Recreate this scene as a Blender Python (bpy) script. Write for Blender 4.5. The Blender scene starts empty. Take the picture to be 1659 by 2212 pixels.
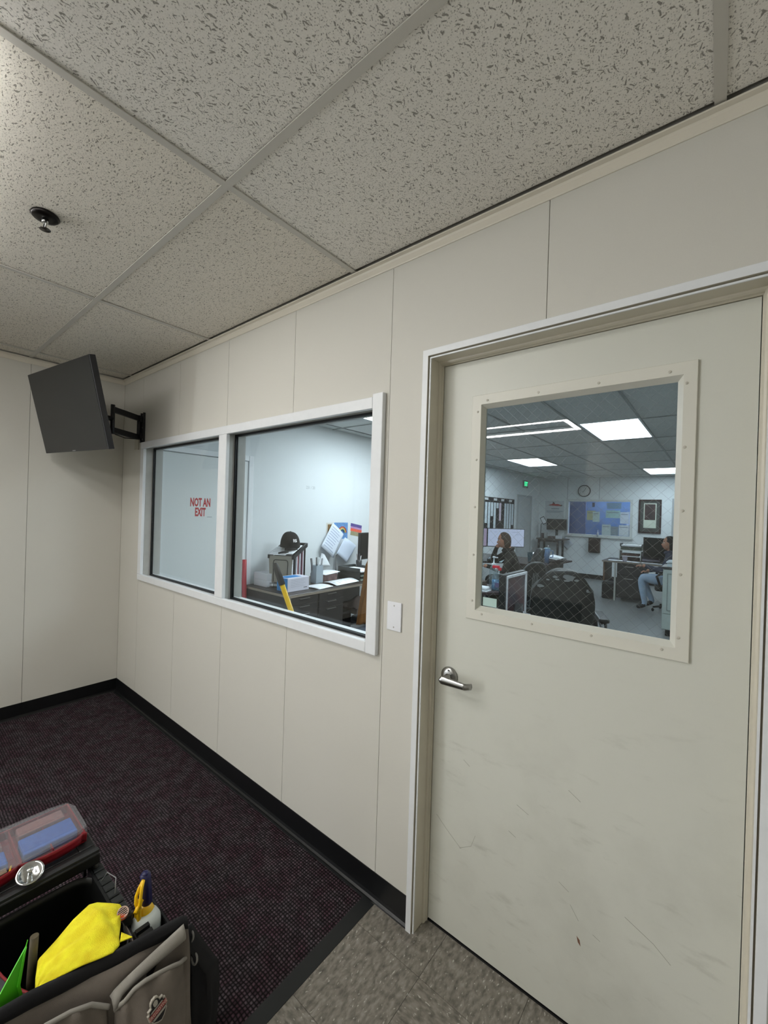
import bpy, bmesh, math, random
from mathutils import Vector, Matrix, Euler
random.seed(7)
S = bpy.context.scene
COL = S.collection
PI = math.pi

# ------------------------------------------------------------------ camera
F = 891.8
YAW, PITCH, ROLL = -0.6801, -0.0022, 0.0311
cy, sy, cp, sp = math.cos(YAW), math.sin(YAW), math.cos(PITCH), math.sin(PITCH)
fwd = Vector((sy * cp, cy * cp, sp)); right = Vector((cy, -sy, 0)); up = right.cross(fwd)
cr, sr = math.cos(ROLL), math.sin(ROLL)
r2 = cr * right + sr * up; u2 = -sr * right + cr * up
cam_d = bpy.data.cameras.new('camera'); cam = bpy.data.objects.new('camera', cam_d); COL.objects.link(cam)
cam_d.sensor_fit = 'HORIZONTAL'; cam_d.sensor_width = 36.0; cam_d.lens = F / 1659 * 36.0
cam_d.clip_start = 0.02; cam_d.clip_end = 60
M = Matrix.Identity(4)
for i in range(3):
    M[i][0] = r2[i]; M[i][1] = u2[i]; M[i][2] = -fwd[i]
M[0][3], M[1][3], M[2][3] = 3.8578, -1.2977, 1.5662
cam.matrix_world = M
S.camera = cam

# ------------------------------------------------------------------ world, exposure
W = bpy.data.worlds.new('world'); S.world = W; W.use_nodes = True
W.node_tree.nodes['Background'].inputs[0].default_value = (0.75, 0.82, 0.9, 1)
W.node_tree.nodes['Background'].inputs[1].default_value = 0.05
S.view_settings.view_transform = 'Standard'; S.view_settings.look = 'None'
S.view_settings.exposure = 1.33; S.view_settings.gamma = 1.0
try: S.view_settings.use_curve_mapping = False
except Exception: pass
S.cycles.use_denoising = True
S.cycles.max_bounces = 10; S.cycles.diffuse_bounces = 5; S.cycles.transparent_max_bounces = 24
S.cycles.sample_clamp_indirect = 6.0
# strengths of the rooms' lamps (used by the fixture builders below)
OFFICE_PANEL = 9.6          # flat panels in the office
RIM_LIGHT = 30.0            # lit rim of the frame lights in the front room
RIM_LIGHT_2 = 15.0
WARM = (1.0, 0.985, 0.955); COOL = (0.83, 0.94, 1.0)

# added fill lamp on the west wall, out of view, lifting ceiling and walls
dl_d = bpy.data.lights.new('fill_light', 'AREA'); dl_d.shape = 'RECTANGLE'; dl_d.size = 3.1; dl_d.size_y = 1.35; dl_d.energy = 46; dl_d.color = (0.93, 0.97, 1.0)
dl = bpy.data.objects.new('fill_light', dl_d); COL.objects.link(dl); dl.location = (0.045, -4.3, 1.55); dl.rotation_euler = (0, -PI / 2, 0)

H = 2.584                  # ceiling grid height
# ------------------------------------------------------------------ helpers
def lin(c):
    r = []
    for v in c:
        v /= 255.0
        r.append(v / 12.92 if v <= 0.04045 else ((v + 0.055) / 1.055) ** 2.4)
    return (r[0], r[1], r[2], 1)

_m = {}
def mat(name, rgb, rough=0.6, metal=0.0, var=0.0, vs=8.0, bump=0.0, bs=120.0, rgb2=None, spec=0.5, emit=0.0, trans=0.0, stretch=None):
    if name in _m: return _m[name]
    m = bpy.data.materials.new(name); m.use_nodes = True; _m[name] = m
    nt = m.node_tree; b = nt.nodes['Principled BSDF']
    b.inputs['Roughness'].default_value = rough; b.inputs['Metallic'].default_value = metal
    b.inputs['Specular IOR Level'].default_value = spec
    col = lin(rgb)
    tc = nt.nodes.new('ShaderNodeTexCoord')
    vec = tc.outputs['Object']
    if stretch:
        mp = nt.nodes.new('ShaderNodeMapping'); mp.inputs['Scale'].default_value = stretch
        nt.links.new(vec, mp.inputs[0]); vec = mp.outputs[0]
    if var > 0 or rgb2:
        n = nt.nodes.new('ShaderNodeTexNoise'); n.inputs['Scale'].default_value = vs; n.inputs['Detail'].default_value = 4
        nt.links.new(vec, n.inputs['Vector'])
        rp = nt.nodes.new('ShaderNodeValToRGB')
        rp.color_ramp.elements[0].position = 0.32; rp.color_ramp.elements[1].position = 0.68
        c2 = lin(rgb2) if rgb2 else tuple(min(1, x * (1 + var)) for x in col[:3]) + (1,)
        c1 = col if rgb2 else tuple(x * (1 - var) for x in col[:3]) + (1,)
        rp.color_ramp.elements[0].color = c1; rp.color_ramp.elements[1].color = c2
        nt.links.new(n.outputs[0], rp.inputs[0]); nt.links.new(rp.outputs[0], b.inputs['Base Color'])
    else:
        b.inputs['Base Color'].default_value = col
    if bump > 0:
        n2 = nt.nodes.new('ShaderNodeTexNoise'); n2.inputs['Scale'].default_value = bs; n2.inputs['Detail'].default_value = 2
        nt.links.new(vec, n2.inputs['Vector'])
        bp = nt.nodes.new('ShaderNodeBump'); bp.inputs['Strength'].default_value = bump; bp.inputs['Distance'].default_value = 0.002
        nt.links.new(n2.outputs[0], bp.inputs['Height']); nt.links.new(bp.outputs[0], b.inputs['Normal'])
    if emit > 0:
        b.inputs['Emission Color'].default_value = col; b.inputs['Emission Strength'].default_value = emit
    if trans > 0:
        b.inputs['Transmission Weight'].default_value = trans
    return m

def emitter(name, rgb, strength):
    if name in _m: return _m[name]
    m = bpy.data.materials.new(name); m.use_nodes = True; _m[name] = m
    nt = m.node_tree; nt.nodes.clear()
    e = nt.nodes.new('ShaderNodeEmission'); e.inputs[0].default_value = (*rgb, 1); e.inputs[1].default_value = strength
    o = nt.nodes.new('ShaderNodeOutputMaterial'); nt.links.new(e.outputs[0], o.inputs[0])
    return m

def glass(name, tint, refl0=0.06, refl1=0.5, rough=0.0, body=0.0, bodycol=(0.6, 0.65, 0.7)):
    """thin sheet: tinted see-through plus a reflection that grows towards grazing angles"""
    if name in _m: return _m[name]
    m = bpy.data.materials.new(name); m.use_nodes = True; _m[name] = m
    nt = m.node_tree; nt.nodes.clear()
    t = nt.nodes.new('ShaderNodeBsdfTransparent'); t.inputs[0].default_value = (*tint, 1)
    g = nt.nodes.new('ShaderNodeBsdfGlossy'); g.inputs['Roughness'].default_value = rough
    lw = nt.nodes.new('ShaderNodeLayerWeight'); lw.inputs[0].default_value = 0.5
    pw = nt.nodes.new('ShaderNodeMath'); pw.operation = 'POWER'; pw.inputs[1].default_value = 4
    mr = nt.nodes.new('ShaderNodeMapRange'); mr.inputs[3].default_value = refl0; mr.inputs[4].default_value = refl1
    mx = nt.nodes.new('ShaderNodeMixShader'); o = nt.nodes.new('ShaderNodeOutputMaterial')
    nt.links.new(lw.outputs['Facing'], pw.inputs[0]); nt.links.new(pw.outputs[0], mr.inputs[0]); nt.links.new(mr.outputs[0], mx.inputs[0])
    base = t.outputs[0]
    if body > 0:
        d = nt.nodes.new('ShaderNodeBsdfDiffuse'); d.inputs[0].default_value = (*bodycol, 1)
        m2 = nt.nodes.new('ShaderNodeMixShader'); m2.inputs[0].default_value = body
        nt.links.new(t.outputs[0], m2.inputs[1]); nt.links.new(d.outputs[0], m2.inputs[2]); base = m2.outputs[0]
    nt.links.new(base, mx.inputs[1]); nt.links.new(g.outputs[0], mx.inputs[2]); nt.links.new(mx.outputs[0], o.inputs[0])
    return m

# ---- mesh building
class B:
    def __init__(s): s.bm = bmesh.new(); s.mi = 0
    def _fin(s, faces):
        for f in faces: f.material_index = s.mi
    def box(s, x0, x1, y0, y1, z0, z1, rot=None, at=None):
        vs = [s.bm.verts.new((x, y, z)) for z in (z0, z1) for y in (y0, y1) for x in (x0, x1)]
        fs = [s.bm.faces.new([vs[i] for i in q]) for q in ((0, 2, 3, 1), (4, 5, 7, 6), (0, 1, 5, 4), (2, 6, 7, 3), (0, 4, 6, 2), (1, 3, 7, 5))]
        s._fin(fs)
        if rot is not None:
            c = Vector(at) if at else Vector(((x0 + x1) / 2, (y0 + y1) / 2, (z0 + z1) / 2))
            R = Euler(rot).to_matrix()
            for v in vs: v.co = c + R @ (v.co - c)
        return vs
    def bbox(s, x0, x1, y0, y1, z0, z1, b=0.003, seg=2, rot=None, at=None):
        vs = s.box(x0, x1, y0, y1, z0, z1, rot, at)
        es = set(e for v in vs for e in v.link_edges)
        r = bmesh.ops.bevel(s.bm, geom=list(es), offset=b, segments=seg, affect='EDGES', profile=0.5)
        s._fin(r['faces'])
        return s
    def tube(s, pts, r, n=8, cap=True, closed=False):
        pts = [Vector(p) for p in pts]; rs = r if isinstance(r, (list, tuple)) else [r] * len(pts)
        rings = []; N = len(pts); nrm = None
        for i, p in enumerate(pts):
            if closed: d = (pts[(i + 1) % N] - pts[i - 1])
            else: d = (pts[min(i + 1, N - 1)] - pts[max(i - 1, 0)])
            d.normalize()
            if nrm is None:
                nrm = d.orthogonal().normalized()
            else:
                nrm = (nrm - d * nrm.dot(d)); nrm = nrm.normalized() if nrm.length > 1e-6 else d.orthogonal().normalized()
            bi = d.cross(nrm)
            rings.append([s.bm.verts.new(p + (nrm * math.cos(2 * PI * k / n) + bi * math.sin(2 * PI * k / n)) * rs[i]) for k in range(n)])
        fs = []
        for i in range(N if closed else N - 1):
            a, b = rings[i], rings[(i + 1) % N]
            for k in range(n): fs.append(s.bm.faces.new([a[k], a[(k + 1) % n], b[(k + 1) % n], b[k]]))
        for f in fs: f.smooth = n > 5
        if cap and not closed:
            fs.append(s.bm.faces.new(rings[0][::-1])); fs.append(s.bm.faces.new(rings[-1]))
        s._fin(fs); return s
    def lathe(s, prof, at=(0, 0, 0), axis=(0, 0, 1), n=24, cap=True, sx=1, sy=1):
        at = Vector(at); q = Vector((0, 0, 1)).rotation_difference(Vector(axis).normalized()).to_matrix()
        rings = [[s.bm.verts.new(at + q @ Vector((r * sx * math.cos(2 * PI * k / n), r * sy * math.sin(2 * PI * k / n), z))) for k in range(n)] for r, z in prof]
        fs = []
        for a, b in zip(rings, rings[1:]):
            for k in range(n):
                f = s.bm.faces.new([a[k], a[(k + 1) % n], b[(k + 1) % n], b[k]]); f.smooth = True; fs.append(f)
        if cap:
            fs.append(s.bm.faces.new(rings[0][::-1])); fs.append(s.bm.faces.new(rings[-1]))
        s._fin(fs); return s
    def prism(s, poly, h0, h1, plane='xy'):
        def P(a, b, h): return {'xy': (a, b, h), 'xz': (a, h, b), 'yz': (h, a, b)}[plane]
        a = [s.bm.verts.new(P(x, y, h0)) for x, y in poly]; b = [s.bm.verts.new(P(x, y, h1)) for x, y in poly]
        n = len(poly); fs = [s.bm.faces.new(a[::-1]), s.bm.faces.new(b)]
        for i in range(n): fs.append(s.bm.faces.new([a[i], a[(i + 1) % n], b[(i + 1) % n], b[i]]))
        s._fin(fs); return s
    def grid(s, fn, nu, nv, th=0.0, thdir=None, closeu=False):
        """surface fn(u,v)->point, u,v in 0..1; th>0 gives it thickness along the normal"""
        V = [[s.bm.verts.new(fn(i / nu, j / nv)) for j in range(nv + 1)] for i in range(nu + (0 if closeu else 1))]
        fs = []; L = len(V)
        for i in range(nu):
            for j in range(nv):
                f = s.bm.faces.new([V[i][j], V[(i + 1) % L][j], V[(i + 1) % L][j + 1], V[i][j + 1]]); f.smooth = True; fs.append(f)
        s._fin(fs)
        if th > 0:
            bmesh.ops.recalc_face_normals(s.bm, faces=fs)
            r = bmesh.ops.solidify(s.bm, geom=fs, thickness=th)
            for g in r['geom']:
                if isinstance(g, bmesh.types.BMFace): g.material_index = s.mi
        return s
    def sphere(s, c, rx, ry, rz, n=16, m=10):
        c = Vector(c)
        def fn(u, v):
            a = 2 * PI * u; b = PI * (v * 0.998 + 0.001) - PI / 2
            return c + Vector((rx * math.cos(b) * math.cos(a), ry * math.cos(b) * math.sin(a), rz * math.sin(b)))
        return s.grid(fn, n, m, closeu=True)

def link(name, bm, m, parent=None, world=False):
    me = bpy.data.meshes.new(name)
    if isinstance(bm, B): bm = bm.bm
    bmesh.ops.recalc_face_normals(bm, faces=bm.faces[:])
    bm.to_mesh(me); bm.free()
    for x in (m if isinstance(m, (list, tuple)) else [m]): me.materials.append(x)
    o = bpy.data.objects.new(name, me); COL.objects.link(o)
    if parent is not None:
        o.parent = parent
        if world: o.matrix_parent_inverse = PINV(parent)
    return o
def PM(p):
    m = p.matrix_basis.copy() if p.parent is None else PM(p.parent) @ p.matrix_parent_inverse @ p.matrix_basis
    return m
def PINV(p): return PM(p).inverted()
def tag(o, label=None, cat=None, group=None, kind=None):
    if label: o['label'] = label
    if cat: o['category'] = cat
    if group: o['group'] = group
    if kind: o['kind'] = kind
    return o
def thing(name, label, cat, loc=(0, 0, 0), rz=0, group=None):
    o = bpy.data.objects.new(name, None); COL.objects.link(o); o.location = loc; o.rotation_euler = (0, 0, rz)
    o.empty_display_size = 0.05
    return tag(o, label, cat, group)
def solo(name, bm, m, label, cat, group=None):
    return tag(link(name, bm, m), label, cat, group)
def struct(name, bm, m, parent=None, world=False):
    o = link(name, bm, m, parent, world)
    if parent is None: o['kind'] = 'structure'
    return o
def children(o): return [c for c in bpy.data.objects if c.parent == o]
def dup(o, loc=None, rz=None, label=None, parent=None):
    c = o.copy(); COL.objects.link(c); c.parent = parent
    if loc is not None: c.location = loc
    if rz is not None: c.rotation_euler = (0, 0, rz)
    if label: c['label'] = label
    for ch in children(o): dup(ch, parent=c)
    return c
def bx(x0, x1, y0, y1, z0, z1): b = B(); b.box(x0, x1, y0, y1, z0, z1); return b
def text_mesh(name, body, size, m, parent=None, matrix=None, ext=0.0006, sx=1.0, off=0.0, align='CENTER', sp=1.0):
    cu = bpy.data.curves.new(name, 'FONT'); cu.body = body; cu.size = size; cu.extrude = ext; cu.offset = off
    cu.align_x = align; cu.align_y = 'CENTER'; cu.space_line = sp; cu.resolution_u = 2
    t = bpy.data.objects.new(name, cu); COL.objects.link(t)
    me = bpy.data.meshes.new_from_object(t.evaluated_get(bpy.context.evaluated_depsgraph_get()))
    bpy.data.objects.remove(t); me.name = name
    for v in me.vertices: v.co.x *= sx
    if matrix is not None: me.transform(matrix)
    me.materials.clear(); me.materials.append(m)
    o = bpy.data.objects.new(name, me); COL.objects.link(o)
    if parent is not None: o.parent = parent; o.matrix_parent_inverse = PINV(parent)
    return o
def frame_matrix(origin, xd, yd):
    x = Vector(xd).normalized(); z = x.cross(Vector(yd)).normalized(); y = z.cross(x)
    return Matrix(((x.x, y.x, z.x, origin[0]), (x.y, y.y, z.y, origin[1]), (x.z, y.z, z.z, origin[2]), (0, 0, 0, 1)))

# ------------------------------------------------------------------ special materials
def node(nt, t, **k):
    n = nt.nodes.new(t)
    for a, v in k.items(): setattr(n, a, v)
    return n
def math_n(nt, op, a, b=None, c=None):
    n = nt.nodes.new('ShaderNodeMath'); n.operation = op
    for i, v in enumerate((a, b, c)):
        if v is None: continue
        if isinstance(v, (int, float)): n.inputs[i].default_value = v
        else: nt.links.new(v, n.inputs[i])
    return n.outputs[0]

def tile_mat(name, base, fis, layers, strength, pin=0.6):
    """mineral fibre tile: worm-like fissures, pinholes, fine grain. layers: (angle, sx, sy, keep)"""
    m = bpy.data.materials.new(name); m.use_nodes = True; nt = m.node_tree; b = nt.nodes['Principled BSDF']
    b.inputs['Roughness'].default_value = 0.95; b.inputs['Specular IOR Level'].default_value = 0.08
    g = node(nt, 'ShaderNodeNewGeometry')
    wn = node(nt, 'ShaderNodeTexNoise'); wn.inputs['Scale'].default_value = 42; wn.inputs['Detail'].default_value = 2
    nt.links.new(g.outputs['Position'], wn.inputs['Vector'])
    sub = node(nt, 'ShaderNodeVectorMath', operation='SUBTRACT'); sub.inputs[1].default_value = (0.5, 0.5, 0.5)
    nt.links.new(wn.outputs['Color'], sub.inputs[0])
    sc = node(nt, 'ShaderNodeVectorMath', operation='SCALE'); sc.inputs['Scale'].default_value = 0.022
    nt.links.new(sub.outputs[0], sc.inputs[0])
    ad = node(nt, 'ShaderNodeVectorMath', operation='ADD'); nt.links.new(g.outputs['Position'], ad.inputs[0]); nt.links.new(sc.outputs[0], ad.inputs[1])
    tot = None
    for (ang, sx, sy_, keep, thr) in layers:
        rot = node(nt, 'ShaderNodeVectorRotate', rotation_type='Z_AXIS'); rot.inputs['Angle'].default_value = ang
        nt.links.new(ad.outputs[0], rot.inputs['Vector'])
        mp = node(nt, 'ShaderNodeMapping'); mp.inputs['Scale'].default_value = (sx, sy_, 0.0); mp.inputs['Location'].default_value = (ang * 7, ang * 3, 0)
        nt.links.new(rot.outputs[0], mp.inputs[0])
        vo = node(nt, 'ShaderNodeTexVoronoi', voronoi_dimensions='2D'); vo.inputs['Scale'].default_value = 1.0
        nt.links.new(mp.outputs[0], vo.inputs['Vector'])
        sep = node(nt, 'ShaderNodeSeparateColor'); nt.links.new(vo.outputs['Color'], sep.inputs[0])
        on = math_n(nt, 'LESS_THAN', sep.outputs[0], keep)
        t2 = math_n(nt, 'MULTIPLY_ADD', sep.outputs[1], thr * 0.6, thr * 0.7)
        dm = math_n(nt, 'SUBTRACT', t2, vo.outputs['Distance'])
        sm = node(nt, 'ShaderNodeMapRange', interpolation_type='SMOOTHSTEP'); sm.inputs[1].default_value = 0.0; sm.inputs[2].default_value = 0.06
        nt.links.new(dm, sm.inputs[0])
        v = math_n(nt, 'MULTIPLY', sm.outputs[0], on)
        tot = v if tot is None else math_n(nt, 'MAXIMUM', tot, v)
    vo = node(nt, 'ShaderNodeTexVoronoi'); vo.inputs['Scale'].default_value = 240; nt.links.new(g.outputs['Position'], vo.inputs['Vector'])
    sep = node(nt, 'ShaderNodeSeparateColor'); nt.links.new(vo.outputs['Color'], sep.inputs[0])
    pinv = math_n(nt, 'MULTIPLY', math_n(nt, 'LESS_THAN', vo.outputs['Distance'], 0.36), math_n(nt, 'LESS_THAN', sep.outputs[0], 0.5))
    pinv = math_n(nt, 'MULTIPLY', pinv, pin)
    tot = math_n(nt, 'MAXIMUM', tot, pinv)
    gn = node(nt, 'ShaderNodeTexNoise'); gn.inputs['Scale'].default_value = 260; gn.inputs['Detail'].default_value = 3; nt.links.new(g.outputs['Position'], gn.inputs['Vector'])
    ln = node(nt, 'ShaderNodeTexNoise'); ln.inputs['Scale'].default_value = 1.3; nt.links.new(g.outputs['Position'], ln.inputs['Vector'])
    mx = node(nt, 'ShaderNodeMix', data_type='RGBA'); mx.inputs[6].default_value = lin(base); mx.inputs[7].default_value = lin(fis)
    nt.links.new(math_n(nt, 'MULTIPLY', tot, strength), mx.inputs[0])
    m2 = node(nt, 'ShaderNodeMix', data_type='RGBA', blend_type='MULTIPLY'); m2.inputs[0].default_value = 1
    nt.links.new(mx.outputs[2], m2.inputs[6])
    v = math_n(nt, 'MULTIPLY_ADD', gn.outputs[0], 0.30, 0.82)
    v = math_n(nt, 'MULTIPLY', v, math_n(nt, 'MULTIPLY_ADD', ln.outputs[0], 0.12, 0.95))
    cc = node(nt, 'ShaderNodeCombineColor')
    for i in range(3): nt.links.new(v, cc.inputs[i])
    nt.links.new(cc.outputs[0], m2.inputs[7]); nt.links.new(m2.outputs[2], b.inputs['Base Color'])
    hgt = math_n(nt, 'MULTIPLY_ADD', gn.outputs[0], 0.25, math_n(nt, 'SUBTRACT', 1.0, tot))
    bp = node(nt, 'ShaderNodeBump'); bp.inputs['Strength'].default_value = 0.6; bp.inputs['Distance'].default_value = 0.0025
    nt.links.new(hgt, bp.inputs['Height']); nt.links.new(bp.outputs[0], b.inputs['Normal'])
    return m
M_TILE_A = tile_mat('fissured tile bold', (240, 237, 230), (108, 103, 94),
                    [(0.5, 100, 27, 0.30, 0.170), (-0.35, 110, 29, 0.30, 0.165), (1.1, 105, 31, 0.20, 0.16), (0.1, 120, 95, 0.34, 0.17)], 0.74, 0.55)
M_TILE_B = tile_mat('fissured tile fine', (234, 229, 218), (100, 94, 82),
                    [(1.35, 112, 34, 0.48, 0.175), (1.75, 118, 36, 0.34, 0.165), (1.5, 130, 100, 0.28, 0.17)], 0.70, 0.45)
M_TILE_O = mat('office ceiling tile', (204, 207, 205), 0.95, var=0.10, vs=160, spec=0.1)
M_TEE = mat('ceiling grid paint', (202, 199, 191), 0.5, bump=0.02)
M_WALL = mat('vinyl wall panel', (208, 206, 198), 0.55, var=0.012, vs=420, bump=0.10, bs=600, spec=0.3)
M_CORE = mat('wall core', (150, 142, 124), 0.8, bump=0.05)
M_ANGLE = mat('wall angle', (222, 216, 202), 0.45, bump=0.03)
M_WHITE = mat('white gloss paint', (228, 231, 234), 0.38, var=0.015, vs=30, bump=0.12, bs=60)
M_JAMB = mat('door frame paint', (206, 200, 184), 0.4, var=0.03, vs=12, bump=0.05)
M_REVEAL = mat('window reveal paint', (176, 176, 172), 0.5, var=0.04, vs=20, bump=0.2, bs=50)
M_BLACK = mat('black rubber', (14, 15, 17), 0.45, var=0.1, vs=30)
M_BASEB = mat('black vinyl base', (13, 14, 16), 0.38, var=0.08, vs=9)
M_OFFW = mat('office wall paint', (214, 219, 221), 0.7, var=0.01, vs=5, bump=0.05, bs=300)
M_STEEL = mat('satin nickel', (168, 168, 166), 0.28, 1.0, var=0.03, vs=40)
M_BLKMET = mat('black powder coat', (15, 15, 18), 0.45, bump=0.05)
M_CHAR = mat('charcoal laminate', (44, 43, 42), 0.45, var=0.08, vs=20)
M_PAPER = mat('paper', (226, 230, 234), 0.8, var=0.02, vs=12)
M_INK = mat('grey print', (120, 126, 140), 0.8, var=0.05)
M_DARKPL = mat('dark plastic', (22, 23, 24), 0.4, bump=0.03)

def door_material():
    m = mat('painted door', (210, 211, 202), 0.42, bump=0.06, bs=240)
    nt = m.node_tree; b = nt.nodes['Principled BSDF']
    tc = node(nt, 'ShaderNodeTexCoord')
    def scuff(scale, st, lo, hi, ang):
        mp = node(nt, 'ShaderNodeMapping'); mp.inputs['Scale'].default_value = st; mp.inputs['Rotation'].default_value = (0, ang, 0)
        nt.links.new(tc.outputs['Object'], mp.inputs[0])
        n = node(nt, 'ShaderNodeTexNoise'); n.inputs['Scale'].default_value = scale; n.inputs['Detail'].default_value = 5; n.inputs['Roughness'].default_value = 0.6
        nt.links.new(mp.outputs[0], n.inputs['Vector'])
        r = node(nt, 'ShaderNodeMapRange', interpolation_type='SMOOTHSTEP'); r.inputs[1].default_value = lo; r.inputs[2].default_value = hi
        nt.links.new(n.outputs[0], r.inputs[0]); return r.outputs[0]
    a = scuff(9, (1, 1, 3), 0.56, 0.80, 0.7); c = scuff(30, (0.5, 1, 5), 0.66, 0.80, 0.9); e = scuff(3.2, (1, 1, 1), 0.42, 0.75, 0)
    sp_ = node(nt, 'ShaderNodeSeparateXYZ'); nt.links.new(tc.outputs['Object'], sp_.inputs[0])
    low = node(nt, 'ShaderNodeMapRange', interpolation_type='SMOOTHSTEP'); low.inputs[1].default_value = 1.25; low.inputs[2].default_value = 0.55
    low.inputs[3].default_value = 0.08; low.inputs[4].default_value = 1.0
    nt.links.new(sp_.outputs[2], low.inputs[0])
    t = math_n(nt, 'ADD', math_n(nt, 'MULTIPLY', a, 0.35), math_n(nt, 'MULTIPLY', c, 0.45))
    t = math_n(nt, 'ADD', t, math_n(nt, 'MULTIPLY', e, 0.22))
    t = math_n(nt, 'MULTIPLY', t, low.outputs[0])
    # heavier rubbing low down near the lock edge
    gx = math_n(nt, 'POWER', math_n(nt, 'DIVIDE', math_n(nt, 'SUBTRACT', sp_.outputs[0], -0.36), 0.13), 2.0)
    gz = math_n(nt, 'POWER', math_n(nt, 'DIVIDE', math_n(nt, 'SUBTRACT', sp_.outputs[2], 0.42), 0.22), 2.0)
    gg = math_n(nt, 'POWER', 2.718, math_n(nt, 'MULTIPLY', math_n(nt, 'ADD', gx, gz), -1.0))
    fine = scuff(55, (1, 1, .35), 0.50, 0.72, 0.25)
    t = math_n(nt, 'ADD', t, math_n(nt, 'MULTIPLY', math_n(nt, 'MULTIPLY', gg, fine), 0.55))
    mx = node(nt, 'ShaderNodeMix', data_type='RGBA'); mx.inputs[6].default_value = lin((210, 211, 202)); mx.inputs[7].default_value = lin((150, 150, 138))
    nt.links.new(t, mx.inputs[0]); nt.links.new(mx.outputs[2], b.inputs['Base Color'])
    return m
M_DOOR = door_material()

def vct_material():
    m = bpy.data.materials.new('streaked vinyl tile'); m.use_nodes = True; nt = m.node_tree; b = nt.nodes['Principled BSDF']
    b.inputs['Roughness'].default_value = 0.42
    tc = node(nt, 'ShaderNodeTexCoord'); oi = node(nt, 'ShaderNodeObjectInfo')
    ad = node(nt, 'ShaderNodeVectorMath', operation='ADD'); nt.links.new(tc.outputs['Object'], ad.inputs[0]); 
    cx = node(nt, 'ShaderNodeCombineXYZ'); nt.links.new(math_n(nt, 'MULTIPLY', oi.outputs['Random'], 13.0), cx.inputs[0]); nt.links.new(math_n(nt, 'MULTIPLY', oi.outputs['Random'], 37.0), cx.inputs[1])
    nt.links.new(cx.outputs[0], ad.inputs[1])
    def ns(sx, sy_, sc, det):
        mp = node(nt, 'ShaderNodeMapping'); mp.inputs['Scale'].default_value = (sx, sy_, 1); nt.links.new(ad.outputs[0], mp.inputs[0])
        n = node(nt, 'ShaderNodeTexNoise'); n.inputs['Scale'].default_value = sc; n.inputs['Detail'].default_value = det; n.inputs['Distortion'].default_value = 0.25
        nt.links.new(mp.outputs[0], n.inputs['Vector']); return n.outputs[0]
    n1 = ns(2.2, 1, 34, 5); n2 = ns(2.4, 1.0, 62, 1)
    rp = node(nt, 'ShaderNodeValToRGB'); e = rp.color_ramp.elements
    e[0].position = 0.28; e[0].color = lin((84, 80, 74)); e[1].position = 0.72; e[1].color = lin((150, 146, 138))
    k = e.new(0.5); k.color = lin((124, 119, 110))
    nt.links.new(n1, rp.inputs[0])
    mr = node(nt, 'ShaderNodeMapRange', interpolation_type='SMOOTHSTEP'); mr.inputs[1].default_value = 0.66; mr.inputs[2].default_value = 0.74; nt.links.new(n2, mr.inputs[0])
    mx = node(nt, 'ShaderNodeMix', data_type='RGBA'); mx.inputs[7].default_value = lin((196, 192, 184)); nt.links.new(math_n(nt, 'MULTIPLY', mr.outputs[0], 0.8), mx.inputs[0]); nt.links.new(rp.outputs[0], mx.inputs[6])
    nt.links.new(mx.outputs[2], b.inputs['Base Color'])
    return m
M_VCT = vct_material()

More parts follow.
